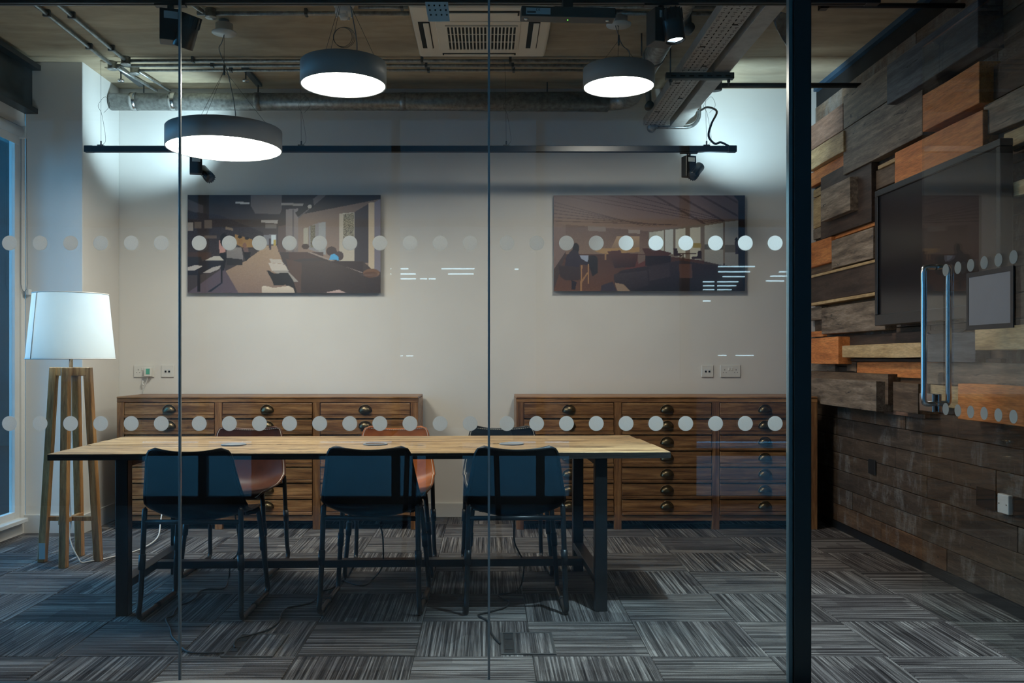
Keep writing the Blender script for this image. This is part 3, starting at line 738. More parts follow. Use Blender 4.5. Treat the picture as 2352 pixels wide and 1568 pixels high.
plate(371,400,'white data outlet above the left chest','data')
plate(1611,1638,'white data outlet above the right chest','data')
plate(1654,1700,'empty white double socket above the right chest','power')
pg = thing('charger', 'white plug-in charger with a dangling cord in the left socket', 'charger', tuple(px(344,853,YB)))
B().box(-.028,.028,-.05,-.0135,-.038,.030).bevel(.004).obj('body', M_WHITEPL, pg)
B().box(-.010,.018,-.0515,-.0495,-.02,.022).obj('label_patch', plain('green_label',(.10,.42,.30),.5), pg)
B().tube([(-.005,-.03,-.036),(-.012,-.03,-.07),(-.04,-.025,-.14),(-.045,-.02,-.163)], .0035, 6, smooth=4).tube([(-.04,-.03,-.07),(-.045,-.03,-.09),(-.035,-.03,-.105)], .006, 6, smooth=3).obj('cord', M_WHITECORD, pg)
# outlets cut into the boarding
def wall_recess(xl, xr, xf, yt, yb, label):
    X = XB-.006; y0 = X*F/(xl-CX); y1 = X*F/(xr-CX); yf = X*F/(xf-CX)
    zt = H+(CY-yt)*yf/F; zb = H+(CY-yb)*yf/F
    t = thing('back_box', label, 'socket box', (XB-.006,(y0+y1)/2,zb))
    d = (y0-y1)/2
    B().box(-.0035,.002,-d,d,0,zt-zb).obj('opening', M_HOLE, t)
    B().box(-.005,.002,-d-.003,-d,0,zt-zb).box(-.005,.002,d,d+.003,0,zt-zb).obj('rim', M_DARKSTEEL, t)
wall_recess(1996,2011,2003,1055,1088,'small open socket box low in the boarding')
wall_recess(2245,2286,2265,1122,1166,'open square socket box left of the white blanking plate')
wall_recess(2331,2375,2340,1142,1186,'open socket box at the right edge beside the blanking plate')
X = XB-.02; ya = X*F/(2292-CX); yb_ = X*F/(2318-CX)
t = thing('blanking_plate', 'white curved blanking plate between the open socket boxes', 'plate', (X,(ya+yb_)/2,H-(1157-CY)*(ya+yb_)/2/F))
B().box(-.004,.020,-.046,.046,-.046,.046).bevel(.004,2).obj('cover', M_WHITEPL, t)
for s in (-.03,.03): B().lathe([(0,-.0055),(.004,-.0055),(.004,-.003)], 10, (0,s,0), axis='x').obj('screw', M_STEEL, t)

# ------------------------------------------------------------------ framed prints
def paint(w, h, base, shapes, seed):
    img = np.zeros((h, w, 3)) + np.array(lin(base))
    U, V = np.meshgrid((np.arange(w)+.5)/w, (np.arange(h)+.5)/h)
    rs = np.random.RandomState(seed)
    for shp in shapes:
        pts, c0 = shp[0], np.array(lin(shp[1])); c1 = np.array(lin(shp[2])) if len(shp) > 2 and shp[2] else c0
        if pts[0] == 'e':
            _, cx, cy, rx, ry = pts; msk = ((U-cx)/rx)**2+((V-cy)/ry)**2 < 1; v0, v1 = cy-ry, cy+ry
        else:
            msk = np.zeros_like(U, bool); n = len(pts)
            for i in range(n):
                x1, y1 = pts[i]; x2, y2 = pts[(i+1) % n]
                if y1 == y2: continue
                cond = ((y1 > V) != (y2 > V)) & (U < (x2-x1)*(V-y1)/(y2-y1)+x1); msk ^= cond
            v0 = min(p[1] for p in pts); v1 = max(p[1] for p in pts)
        t = np.clip((V-v0)/max(v1-v0,1e-6),0,1)[...,None]
        col = c0*(1-t)+c1*t
        if len(shp) > 3: col = col*(1+shp[3]*(rs.rand(h,w,1)-.5)*2)
        img = np.where(msk[...,None], col, img)
    img *= 1+.10*(rs.rand(h,w,1)-.5)
    return np.clip(img*1.65,0,.8)
def print_mat(name):
    m, nt, p = newmat(name); a = nd(nt, 'ShaderNodeAttribute'); a.attribute_name = 'ink'
    nt.links.new(a.outputs['Color'], p.inputs['Base Color']); p.inputs['Roughness'].default_value = .45; return m
def framed(x0, x1, y0, y1, label, img, nm):
    Yp = YB-.045; a = px(x0, y1, Yp); b = px(x1, y0, Yp); w, hgt = b.x-a.x, b.z-a.z
    t = thing('canvas_print', label, 'picture', (a.x, Yp, a.z))
    B().box(0, w, .001, .030, 0, hgt).obj('panel', plain(nm+'_edge',(.30,.28,.27),.5), t)
    B().box(w*.1, w*.9, .030, .0445, hgt*.1, hgt*.9).obj('hanging_batten', M_BLACK, t)
    h_, w_ = img.shape[:2]
    gx, gz = np.meshgrid(np.linspace(0,w,w_), np.linspace(hgt,0,h_))
    co = np.stack([gx, np.zeros_like(gx), gz], -1).reshape(-1,3)
    idx = np.arange(h_*w_).reshape(h_,w_)
    q = np.stack([idx[1:,:-1], idx[1:,1:], idx[:-1,1:], idx[:-1,:-1]], -1).reshape(-1,4)
    me = bpy.data.meshes.new('print'); me.vertices.add(len(co)); me.vertices.foreach_set('co', co.ravel())
    me.loops.add(q.size); me.loops.foreach_set('vertex_index', q.ravel().astype(np.int32))
    me.polygons.add(len(q)); me.polygons.foreach_set('loop_start', np.arange(0,q.size,4,dtype=np.int32))
    me.update(calc_edges=True)
    at = me.color_attributes.new('ink', 'FLOAT_COLOR', 'POINT')
    at.data.foreach_set('color', np.concatenate([img.reshape(-1,3), np.ones((h_*w_,1))],1).ravel().astype(np.float32))
    me.materials.append(print_mat(nm)); put('print_face', me, t)
def n1(*p): return [((x-150)/2080, (y-85)/1035) for x, y in p]
def e1(x,y,rx,ry): return ('e',(x-150)/2080,(y-85)/1035,rx/2080,ry/1035)
D = (.16,.14,.15)
L1 = [
 (n1((150,85),(2230,85),(2230,330),(1100,520),(150,330)),(.12,.11,.12),(.24,.21,.21)),
 (n1((150,130),(320,200),(320,300),(150,245)),(.27,.25,.26)),
 (n1((150,260),(500,300),(960,480),(1000,600),(700,700),(150,760)),(.15,.13,.15),(.20,.17,.17),.25),
 (n1((330,350),(415,350),(415,440),(330,440)),(.34,.30,.28)), (n1((225,370),(300,370),(300,440),(225,440)),(.33,.29,.27)), (n1((150,380),(215,380),(215,465),(150,465)),(.50,.47,.45)),
 (n1((560,420),(640,440),(640,465),(560,450)),(.42,.36,.30)), (n1((330,515),(465,515),(465,545),(330,545)),(.33,.28,.25)), (n1((150,690),(410,690),(410,770),(150,770)),(.24,.18,.16)),
 (n1((1340,300),(2230,130),(2230,870),(1900,800),(1340,700)),(.40,.34,.31),(.47,.40,.36)),
 (n1((1000,620),(1110,620),(1300,1120),(700,1120),(540,900),(780,780)),(.55,.47,.39),(.42,.35,.32),.06),
 (n1((150,1120),(540,850),(700,1120)),(.30,.26,.29)),
 (n1((830,90),(1165,90),(1165,240),(1145,290),(880,285),(830,200)),(.35,.33,.33)), (n1((665,160),(820,165),(820,185),(665,180)),(.62,.62,.62)), (n1((1160,170),(1400,180),(1390,205),(1160,195)),(.52,.50,.48)),
 (n1((945,350),(1125,355),(1118,390),(945,378)),(.55,.53,.52)), (n1((990,395),(1110,395),(1110,440),(990,440)),(.36,.34,.33)), (n1((970,510),(1110,500),(1110,610),(970,620)),(.40,.40,.42)), (n1((1050,510),(1100,510),(1100,600),(1050,600)),(.66,.70,.72)),
 (n1((1130,420),(1215,400),(1215,690),(1130,690)),(.30,.25,.24)), (n1((1212,240),(1340,230),(1340,690),(1212,690)),(.46,.43,.43),(.40,.36,.35)), (n1((1280,240),(1300,240),(1300,690),(1280,690)),(.33,.31,.32)),
 (n1((1310,280),(1560,85),(1650,85),(1345,335)),(.34,.32,.32)), (n1((1310,275),(1500,130),(1510,190),(1340,320)),(.14,.13,.13)), (e1(1480,200,35,30),(.10,.10,.10)), (e1(1465,210,22,20),(.60,.58,.55)),
 (n1((1400,440),(1450,430),(1450,640),(1400,640)),(.55,.53,.48)), (n1((1455,420),(1560,380),(1640,370),(1640,720),(1455,660)),(.45,.44,.45)), (n1((1475,410),(1525,405),(1525,640),(1475,640)),(.36,.34,.28),None,.6), (n1((1560,385),(1635,375),(1635,720),(1560,690)),(.50,.51,.52)),
 (n1((1785,285),(1945,270),(1945,790),(1785,790)),(.62,.59,.54)), (n1((1825,290),(1938,278),(1938,560),(1825,560)),(.44,.42,.36),None,.8), (n1((1945,270),(2100,180),(2100,800),(1945,800)),(.22,.20,.22)),
 (n1((2100,170),(2160,165),(2160,870),(2100,870)),(.66,.60,.52)), (n1((2160,165),(2230,130),(2230,900),(2160,880)),(.42,.40,.44)),
 (n1((570,640),(730,640),(750,740),(740,830),(570,820)),(.45,.43,.42),(.36,.34,.34)), (n1((575,750),(745,765),(740,830),(575,828)),(.15,.14,.14)),
 (n1((660,500),(860,560),(860,640),(740,640),(660,600)),(.50,.38,.22)), (n1((690,560),(740,545),(740,600),(690,610)),(.48,.35,.20)), (e1(715,530,25,15),(.10,.09,.09)), (e1(790,545,25,15),(.10,.09,.09)),
 (n1((490,560),(560,600),(560,690),(495,700)),(.62,.47,.44)), (n1((495,700),(575,700),(570,760),(545,880),(520,880)),(.10,.09,.10)), (e1(540,560,40,70),(.09,.08,.08)),
 (e1(765,620,22,28),(.42,.30,.25)), (n1((745,650),(800,640),(810,690),(770,700)),(.36,.28,.26)), (n1((750,690),(830,690),(825,740),(780,790),(760,740)),(.11,.10,.10)), (n1((1025,545),(1050,545),(1050,665),(1030,665)),(.20,.17,.20)), (n1((1075,560),(1100,560),(1100,620),(1075,620)),(.60,.52,.25)),
 (n1((330,780),(430,735),(500,735),(545,780)),(.62,.60,.57)), (n1((150,740),(300,740),(310,790),(150,830)),(.15,.14,.15)),
 (n1((150,830),(330,780),(530,780),(530,830),(285,930),(150,930)),(.13,.12,.14)), (n1((150,850),(240,825),(318,838),(230,880),(150,880)),(.60,.58,.57)), (n1((255,910),(290,910),(290,1110),(255,1110)),(.11,.10,.12)), (n1((510,800),(530,800),(530,1005),(510,1010)),(.11,.10,.12)),
 (n1((320,905),(420,850),(510,830),(490,870),(400,905)),(.55,.53,.52)), (n1((360,1110),(520,1005),(530,1015),(400,1110)),(.11,.12,.16)),
 (n1((1240,690),(1610,690),(1610,745),(1400,760),(1245,780)),(.26,.20,.19)), (n1((1210,760),(1380,800),(1370,1120),(1300,1120)),(.28,.22,.20)),
 (n1((1380,785),(2040,785),(2230,960),(2230,1120),(1370,1120)),(.24,.20,.19),(.19,.16,.16),.10), (n1((1440,690),(1480,690),(2040,890),(2030,910)),(.50,.45,.42)), (n1((1440,690),(1600,760),(2040,905),(2040,790),(1620,780)),(.20,.16,.16)),
 (e1(1420,630,40,30),(.20,.14,.12)), (e1(1700,680,55,50),(.22,.16,.15)), (e1(1780,730,50,50),(.24,.19,.19)), (n1((1675,770),(1690,720),(1730,705),(1775,740),(1780,775)),(.25,.55,.72)),
 (n1((1030,760),(1150,765),(1190,815),(1050,800)),(.60,.57,.54)), (n1((1020,800),(1200,820),(1240,890),(1060,890)),(.62,.59,.56)), (n1((1060,885),(1230,885),(1340,1000),(1270,1000)),(.50,.48,.46)),
 (n1((1003,885),(1030,885),(1080,915),(1230,905),(1290,990),(1330,1120),(1250,1120),(1210,1035),(1080,1040),(1060,985)),(.11,.10,.10)),
 (n1((950,1050),(985,1045),(1080,1065),(1240,1045),(1290,1070),(1305,1120),(948,1120)),(.66,.62,.57),(.58,.54,.50)),
 (e1(2130,910,90,45),(.40,.29,.22)), (e1(2120,925,75,32),(.33,.23,.18)), (n1((1650,1110),(1780,1085),(1860,1120),(1650,1125)),(.60,.52,.50)),
]
def n2(*p): return [((x-92)/1716, (y-72)/860) for x, y in p]
def e2(x,y,rx,ry): return ('e',(x-92)/1716,(y-72)/860,rx/1716,ry/860)
L2 = [(n2((92,72),(1745,72),(1745,290),(940,395),(200,340),(92,300)),(.36,.29,.29),(.46,.38,.34))]
for k in range(13):
    f = k/12; xa = 92+200*k*1.0
    x_top = 170+ 210*k - 40; y_l = 72
    if x_top < 1700: L2.append((n2((x_top,72),(x_top+36,72),(1740,72+(1740-x_top-36)*.56),(1740,72+(1740-x_top)*.56)) if k > 3 else n2((x_top,72),(x_top+30,72),(1600,330-k*14),(1590,334-k*14)),(.28,.22,.21)))
for k in range(6): L2.append((n2((92,130+k*34),(900+60*k,345-k*2),(900+60*k,350-k*2),(92,138+k*34)),(.31,.25,.24)))
L2 += [
 (n2((1745,72),(1810,72),(1810,932),(1745,932)),(.16,.13,.14),(.10,.12,.16)), (n2((1700,72),(1750,72),(1750,130)),(.16,.13,.14)),
 (n2((92,300),(200,340),(200,580),(92,740)),(.42,.35,.33)), (n2((200,335),(940,395),(940,600),(200,620)),(.36,.29,.27),(.44,.36,.31),.08),
 (n2((400,345),(562,355),(560,400),(400,390)),(.45,.40,.38)), (n2((762,380),(868,385),(865,418),(762,412)),(.52,.47,.44)), (n2((660,440),(860,440),(860,560),(600,560)),(.60,.50,.40),(.46,.38,.32)),
 (n2((940,395),(1745,290),(1745,700),(1430,660),(940,600)),(.42,.37,.33)), (n2((950,405),(1010,398),(1010,560),(950,560)),(.62,.62,.58)), (n2((1015,398),(1080,388),(1080,580),(1015,570)),(.66,.66,.62)), (n2((1090,385),(1165,376),(1165,600),(1090,590)),(.66,.67,.65)),
 (n2((1182,378),(1272,368),(1272,630),(1182,615)),(.68,.67,.62)), (n2((1312,366),(1410,358),(1410,650),(1312,640)),(.68,.66,.60)), (n2((1445,345),(1610,320),(1610,700),(1445,665)),(.62,.61,.57),(.52,.51,.49)), (n2((1628,312),(1745,300),(1745,710),(1628,700)),(.58,.57,.55),(.46,.45,.44)),
 (n2((1340,500),(1412,505),(1412,545),(1340,545)),(.55,.48,.28)), (n2((1445,510),(1610,515),(1610,560),(1445,560)),(.35,.34,.32)), (n2((1628,515),(1745,520),(1745,585),(1628,585)),(.36,.34,.32)), (e2(1730,470,14,18),(.16,.14,.15)), (n2((1715,485),(1745,485),(1745,600),(1722,600)),(.20,.17,.20)),
 (n2((92,932),(200,600),(940,600),(1440,660),(1430,932)),(.26,.17,.15),(.34,.23,.18),.10), (n2((730,640),(920,640),(930,710),(740,745)),(.34,.19,.17)),
 (n2((460,550),(690,545),(860,540),(860,580),(560,600),(470,580)),(.56,.44,.30)), (n2((548,590),(566,590),(566,652),(548,652)),(.50,.38,.26)),
 (n2((572,575),(690,565),(700,590),(850,595),(845,635),(820,715),(640,725),(610,640)),(.30,.19,.17),(.19,.13,.13)), (n2((885,550),(990,548),(1150,590),(1120,615),(920,615)),(.28,.18,.16)), (n2((915,615),(1140,615),(1140,690),(915,705)),(.15,.12,.13)),
 (n2((1165,550),(1200,548),(1205,600),(1245,605),(1240,620),(1170,615)),(.19,.13,.13)), (n2((1205,588),(1370,588),(1370,600),(1205,602)),(.24,.17,.15)), (n2((1325,625),(1380,618),(1385,570),(1415,568),(1420,645),(1330,640)),(.19,.13,.13)), (n2((1245,600),(1256,600),(1256,660),(1245,660)),(.22,.17,.15)),
 (n2((845,605),(915,605),(910,660),(850,690)),(.40,.33,.30)),
 (e2(440,650,48,40),(.13,.11,.12)), (n2((395,650),(485,640),(485,770),(440,800)),(.12,.10,.11)), (n2((320,610),(405,612),(400,670),(330,655)),(.52,.55,.62)),
 (e2(292,545,30,46),(.10,.08,.09)), (n2((260,560),(310,575),(340,640),(410,680),(395,700),(330,690),(320,740),(190,740),(205,620)),(.16,.13,.17)),
 (n2((135,700),(330,715),(345,830),(200,835),(150,800)),(.20,.15,.15)), (n2((335,700),(350,700),(345,930),(333,930)),(.55,.40,.26)), (n2((400,690),(410,690),(410,865),(400,865)),(.55,.40,.26)), (n2((345,830),(410,740),(410,760),(348,855)),(.52,.38,.25)), (n2((250,830),(300,850),(285,920),(255,915)),(.13,.10,.12)),
 (n2((640,790),(700,745),(940,705),(1120,675),(1240,655),(1440,690),(1745,715),(1810,932),(780,932),(640,870)),(.20,.16,.17),(.13,.11,.12),.12), (n2((630,780),(930,745),(945,880),(760,930),(640,880)),(.22,.18,.19),(.16,.13,.14),.12), (n2((945,710),(1125,690),(1140,800),(950,840)),(.21,.17,.18),None,.12), (n2((1215,690),(1330,690),(1335,815),(1220,810)),(.31,.22,.20)),
 (n2((515,932),(520,880),(620,845),(660,932)),(.20,.17,.20)), (n2((640,855),(720,870),(780,932),(665,932)),(.50,.42,.35)),
]
framed(431,874,447.5,672,'canvas print of a long cafe hall, hung above the left chest', paint(330,166,(.22,.19,.19),L1,3), 'cafe_print')
framed(1272,1711,448.5,668,'canvas print of a timber-ceilinged lounge, hung above the right chest', paint(330,166,(.24,.19,.18),L2,4), 'lounge_print')

# ------------------------------------------------------------------ television and door notice
tv = thing('television', 'large black wall-mounted screen on the timber wall', 'television', (2.33,4.694,1.403))
w2_, h2_ = .654, .806
b = B().box(0,.06,-w2_,w2_,0,.065).box(0,.06,-w2_,w2_,h2_-.035,h2_).box(0,.06,-w2_,-w2_+.035,.065,h2_-.035).box(0,.06,w2_-.035,w2_,.065,h2_-.035)
b.bevel(.003).obj('bezel', M_BEZEL, tv)
B().box(.012,.055,-w2_+.034,w2_-.034,.064,h2_-.034).obj('screen', M_SCREEN, tv)
B().box(.055,.10,-w2_+.1,w2_-.1,.1,h2_-.1).obj('rear_housing', M_BEZEL, tv)
B().box(.10,.15,-.25,.25,.2,.6).obj('wall_bracket', M_DARKSTEEL, tv)
B().tube([(.07,.24,.06),(.08,.21,-.03),(.10,.15,-.075),(.11,.0,-.082),(.11,-.2,-.03),(.10,-.3,.06)], .006, 6, smooth=4).obj('cable', M_RUBBER, tv)
nf = thing('notice_frame', 'black framed blank grey notice fixed to the glass door', 'sign', (XD-.0075,3.742,1.332))
a_, b_ = .174, .249
B().box(-.003,.002,-a_,a_,0,.02).box(-.003,.002,-a_,a_,b_-.02,b_).box(-.003,.002,-a_,-a_+.02,.02,b_-.02).box(-.003,.002,a_-.018,a_,.02,b_-.02).obj('frame', M_BLACK, nf)
B().box(-.0015,.001,-a_+.018,a_-.016,.018,b_-.018).obj('sheet', M_PAPER, nf)

# ------------------------------------------------------------------ pendants
def pendant(label, X, Y, Zb, R, Hh, canopy_z, glow, canopy_xy=None):
    r = thing('pendant_light', label, 'pendant lamp', (X,Y,Zb), 0, 'round drum pendants over the table')
    B().lathe([(R-.006,.012),(R-.006,0),(R,0),(R,Hh-.004),(R-.004,Hh),(0,Hh)], 72, smooth=True).obj('housing', M_GREYPL, r)
    B().lathe([(0,.003),(R-.007,.003)], 72, smooth=False).obj('diffuser', M_PEND[glow], r)
    cz = canopy_z-Zb; cx, cy = canopy_xy or (0,0)
    hub = min(Hh+.36, cz-.1)
    wr_ = B()
    for k in range(3):
        a = 2*PI*k/3+.35; wr_.tube([(R*.86*math.cos(a),R*.86*math.sin(a),Hh),(0,0,hub)], .0011, 5)
    wr_.tube([(0,0,hub-.005),(cx,cy,cz-.02)], .0011, 5); wr_.obj('suspension_wire', M_DARKSTEEL, r)
    B().tube([(0,0,hub-.03),(0,0,hub+.03)], .006, 8).obj('wire_gripper', M_DARKSTEEL, r)
    B().tube([(.05,0,Hh),(.065,.01,Hh+.10),(.02,.01,hub-.02),(-.03,0,hub+.12),(-.015,0,(hub+cz)/2+.05),(cx,cy,cz-.02)], .0028, 6, smooth=5).obj('cable', M_GREYPL, r)
    cn = B().lathe([(0,-.012),(.073,-.012),(.074,-.006),(.052,-.004),(.052,.045),(0,.045)], 32, (cx,cy,cz)).obj('canopy', M_WHITEPL, r)
    B().tube([(cx,cy,cz+.045),(cx,cy,ZC-.012-Zb)], .03, 14).obj('mount', M_GREYPL, r)
    return r
pendant('largest drum pendant, hanging lowest over the lamp end of the table', -1.592, 5.40, 2.475, .343, .120, 3.19, .8)
pendant('mid-height drum pendant hanging beside the smoke detector', -.708, 4.40, 2.555, .211, .112, 3.19, 1.0)
pendant('small drum pendant hanging next to the cable tray', .781, 5.27, 2.812, .210, .112, 3.19, 1.5)
cl = B()
for k in range(3): cl.tube([(.047*(1+.06*k)*math.cos(2*PI*q/28)+.004*k, .003*k, .047*(1+.05*k)*math.sin(2*PI*q/28)) for q in range(29)], .0011, 5, caps=False)
tag(cl.obj('wire_coil', M_DARKSTEEL, None, tuple(px(787,85,4.41))), 'coil of spare wire above the middle pendant', 'wire')

# ------------------------------------------------------------------ smoke detector
p_ = px(790,35,5.15)
sd = thing('smoke_detector', 'white smoke detector on the ceiling', 'smoke detector', (p_.x,5.15,ZC-.012))
B().lathe([(0,0),(.058,0),(.060,-.012),(.055,-.022),(.050,-.024)], 36).obj('base', M_WHITEPL, sd)
B().lathe([(.050,-.024),(.052,-.05),(.046,-.062),(0,-.062)], 36).obj('body', M_WHITEPL, sd)
B().lathe([(.026,-.062),(.026,-.078),(.018,-.09),(0,-.09)], 24).obj('sensor_cap', M_WHITEPL, sd)
for k in range(6):
    a = 2*PI*k/6; B().box(.040,.048,-.005,.005,-.080,-.060, Matrix.Rotation(a,3,'Z')).obj('cage_fin', M_WHITEPL, sd)

# ------------------------------------------------------------------ air conditioning cassette
ax0, ax1, ay0, ay1, az = -.446, .386, 5.07, 5.91, 3.205
ac = thing('air_conditioner', 'cream ceiling air-conditioning cassette with a slotted grille', 'air conditioner', ((ax0+ax1)/2,(ay0+ay1)/2,az))
w, d = (ax1-ax0)/2, (ay1-ay0)/2
B().box(-w+.05,w-.05,-d+.05,d-.05,.03,ZC-.012-az).obj('casing', M_GREYPL, ac)
B().box(-w,w,-d,d,0,.035).bevel(.018,3).obj('fascia', M_CREAMPL, ac)
B().box(-.275,.235,-.215,.27,-.006,.003).bevel(.004).obj('grille_frame', M_CREAMPL, ac)
gx0, gx1, gy0, gy1 = -.213, .210, -.16, .24
B().box(gx0,gx1,gy0,gy1,-.008,-.0062).obj('grille_void', M_HOLE, ac)
n = 19
for k in range(n+1):
    x = gx0+(gx1-gx0)*k/n; B().box(x-.0045,x+.0045,gy0-.003,gy1+.003,-.014,-.0065).obj('slat', M_CREAMPL, ac)
for y in (gy0+.133,gy0+.266): B().box(gx0,gx1,y-.003,y+.003,-.011,-.0066).obj('crossbar', M_CREAMPL, ac)
for y in (gy0,gy1): B().box(gx0-.006,gx1+.006,y-.006,y+.006,-.0142,-.0064).obj('crossbar', M_CREAMPL, ac)
for cx_, cy_, lx, ly in ((-.345,.02,.035,.225),(.315,.02,.035,.225),(-.02,-.335,.24,.035),(-.02,.355,.24,.02)):
    B().box(cx_-lx,cx_+lx,cy_-ly,cy_+ly,-.0015,.002).bevel(.001).obj('louvre_slot', M_HOLE, ac)
    if lx < ly: B().box(cx_-lx*.15,cx_+lx*.85,cy_-ly*.96,cy_+ly*.96,-.010,-.002, None).bevel(.003).obj('louvre', M_CREAMPL, ac)
    else: B().box(cx_-lx*.96,cx_+lx*.96,cy_-ly*.6,cy_+ly*.5,-.010,-.002).bevel(.003).obj('louvre', M_CREAMPL, ac)

# ------------------------------------------------------------------ ducts, conduit, tray
ZD = 3.115
pp = thing('spiral_duct', 'galvanised round duct along the back wall turning towards the glass', 'duct', (0,0,0))
def arc(c, r, a0, a1, n=8): return [(c[0]+r*math.cos(math.radians(a0+(a1-a0)*k/n)), c[1]+r*math.sin(math.radians(a0+(a1-a0)*k/n)), c[2]) for k in range(n+1)]
B().tube([(XP+.01,6.62,ZD),(-1,6.62,ZD),(.9,6.62,ZD)]+arc((.9,6.465,ZD),.155,90,0)+[(1.055,5.5,ZD),(1.055,3.45,ZD)], .064, 28).obj('pipe', M_GALV, pp)
for x in (-2.62,-2.33,-1.70,-.62,.45): B().tube([(x-.022,6.62,ZD),(x+.022,6.62,ZD)], .0675, 28).obj('collar', M_STEEL if x < -2 else M_GALV, pp)
for y in (5.62,4.6): B().tube([(1.055,y-.018,ZD),(1.055,y+.018,ZD)], .070, 28).obj('collar', M_GALV, pp)
for x in (-2.55,-1.70,.45): B().tube([(x,6.62,ZD+.06),(x,6.62,ZC-.01)], .005, 8).obj('hanger_rod', M_DARKSTEEL, pp)
for y in (5.62,4.6):
    for s in (-1,1): B().tube([(1.055+s*.078,y,ZD),(1.055+s*.078,y,ZC-.012)], .005, 8).obj('hanger_rod', M_DARKSTEEL, pp)
# unistrut rails above the back duct
for i, x in enumerate((-2.58,-1.70)):
    t = thing('strut_rail', ['short ceiling strut holding the duct beside the pillar','short ceiling strut holding the duct above the largest pendant'][i], 'bracket', (x,6.45,ZC-.012), 0, 'duct hanger struts')
    B().box(-.021,.021,-.21,.21,-.021,0).obj('channel', M_DARKSTEEL, t)
    B().tube([(.0,-.17,-.021),(.0,-.17,-.10)], .005, 8).obj('rod', M_DARKSTEEL, t)
    B().lathe([(0,-.10),(.022,-.10),(.022,-.085),(0,-.085)], 12, (0,-.17,0)).obj('washer', M_STEEL, t)
ZK = ZC-.012-.024
def conduit(label, paths, boxes, clips, r=.0115, mat=M_GALV):
    t = thing('conduit', label, 'conduit', (0,0,0), 0, 'steel conduit runs on the ceiling')
    for p in paths: B().tube(p, r, 10).obj('pipe', mat, t)
    for (x,y) in boxes:
        B().lathe([(0,-.030),(.031,-.030),(.034,-.026),(.034,-.024),(.031,-.023),(.031,.024),(0,.024)], 20, (x,y,ZK)).obj('junction_box', mat, t)
    for (x,y,ax) in clips:
        if ax == 'x': B().box(x-.009,x+.009,y-.022,y+.022,ZK-r-.003,ZC-.012).bevel(.002).obj('saddle', M_DARKSTEEL, t)
        else: B().box(x-.022,x+.022,y-.009,y+.009,ZK-r-.003,ZC-.012).bevel(.002).obj('saddle', M_DARKSTEEL, t)
conduit('conduit entering inner of the left ceiling pair, then along the back', [[(-2.457,3.4,ZK),(-2.457,6.04,ZK)],[(-2.44,6.065,ZK),(1.0,6.065,ZK)]], [(-2.457,6.06)], [(-2.457,5.27,'y'),(-2.457,5.83,'y'),(-2.0,6.065,'x'),(-.84,6.065,'x'),(-.44,6.065,'x'),(.16,6.065,'x')])
conduit('conduit entering outermost on the left ceiling, then along the back', [[(-2.59,3.4,ZK),(-2.59,6.13,ZK)],[(-2.57,6.165,ZK),(1.0,6.165,ZK)],[(-2.58,6.20,ZK),(-2.50,6.74,ZK)]], [(-2.59,6.16)], [(-2.59,5.24,'y'),(-2.59,5.80,'y'),(-1.9,6.165,'x'),(-.42,6.165,'x'),(.18,6.165,'x')])
conduit('rearmost ceiling conduit ending beside the duct', [[(-2.45,6.265,ZK),(1.0,6.265,ZK)],[(-2.46,6.29,ZK),(-2.40,6.75,ZK)]], [(-2.475,6.26)], [(-1.8,6.265,'x'),(-.41,6.265,'x'),(.19,6.265,'x')], r=.0095)
conduit('front ceiling conduit running past the smoke detector', [[(-1.70,5.23,ZK),(-.455,5.23,ZK)],[(.395,5.23,ZK),(1.5,5.23,ZK)],[(-1.80,4.6,ZK),(-1.66,5.20,ZK)]], [(-1.62,5.225)], [(-1.06,5.23,'x'),(.75,5.23,'x')], r=.013)
conduit('thin second conduit beside the smoke detector', [[(-.74,5.14,ZK),(-.455,5.14,ZK)],[(.395,5.14,ZK),(1.5,5.14,ZK)]], [], [(-.49,5.14,'x')], r=.011)
# cable tray
ct = thing('cable_tray', 'perforated galvanised cable tray hung under the ceiling', 'cable tray', (1.175,3.42,2.956))
Lt = 3.26; wt_ = .165
B().box(0,wt_,0,Lt,0,.002).box(0,.002,0,Lt,.002,.055).box(wt_-.002,wt_,0,Lt,.002,.055).obj('tray', M_TRAY, ct)
sl = B(); 
for k in range(int(Lt/.05)):
    y = .02+.05*k
    for q in range(5):
        x = .018+.032*q
        if q % 2: sl.box(x-.003,x+.003,y,y+.026,-.0006,.0002)
        else:
            sl.box(x-.009,x+.009,y+.010,y+.015,-.0006,.0002); sl.box(x-.003,x+.003,y+.028,y+.034,-.0006,.0002)
o = sl.obj('perforation', M_HOLE, ct); o['kind'] = 'stuff'
for k in range(3): B().tube([(.03+.045*k,.02,.018),(.035+.045*k,1.5,.014),(.03+.045*k,Lt-.02,.018)], .011, 8, smooth=3).obj('cable', M_RUBBER, ct)
for k in range(9):
    B().box(.02+.09*(k%2),.05+.09*(k%2),.25+.33*k,.256+.33*k,-.004,.0).obj('cable_tie', M_RUBBER, ct)
tk = thing('cable_trunking', 'square steel trunking running beside the cable tray', 'trunking', (1.375,3.42,2.945))
B().box(0,.10,0,Lt,0,.10).bevel(.002).obj('body', M_TRAY, tk)
for y in (.9,2.0): B().box(-.001,.101,y,y+.05,-.0015,.03).obj('joint_cover', M_TRAY, tk)
B().tube([(.10,2.62,.06),(.135,2.62,.06)], .018, 14).obj('gland', M_STEEL, tk); B().tube([(.10,2.95,.05),(.14,2.95,.05)], .018, 14).obj('gland', M_STEEL, tk)
st = thing('trapeze_bracket', 'dark slotted steel bar hung on rods under the cable tray', 'bracket', (1.088,5.42,2.905))
B().box(0,.414,-.021,.021,0,.038).bevel(.002).obj('bar', M_DARKSTEEL, st)
sb = B()
for k in range(7): sb.box(.03+.055*k,.06+.055*k,-.0216,-.020,.012,.020)
sb.obj('slots', M_HOLE, st)['kind'] = 'stuff'
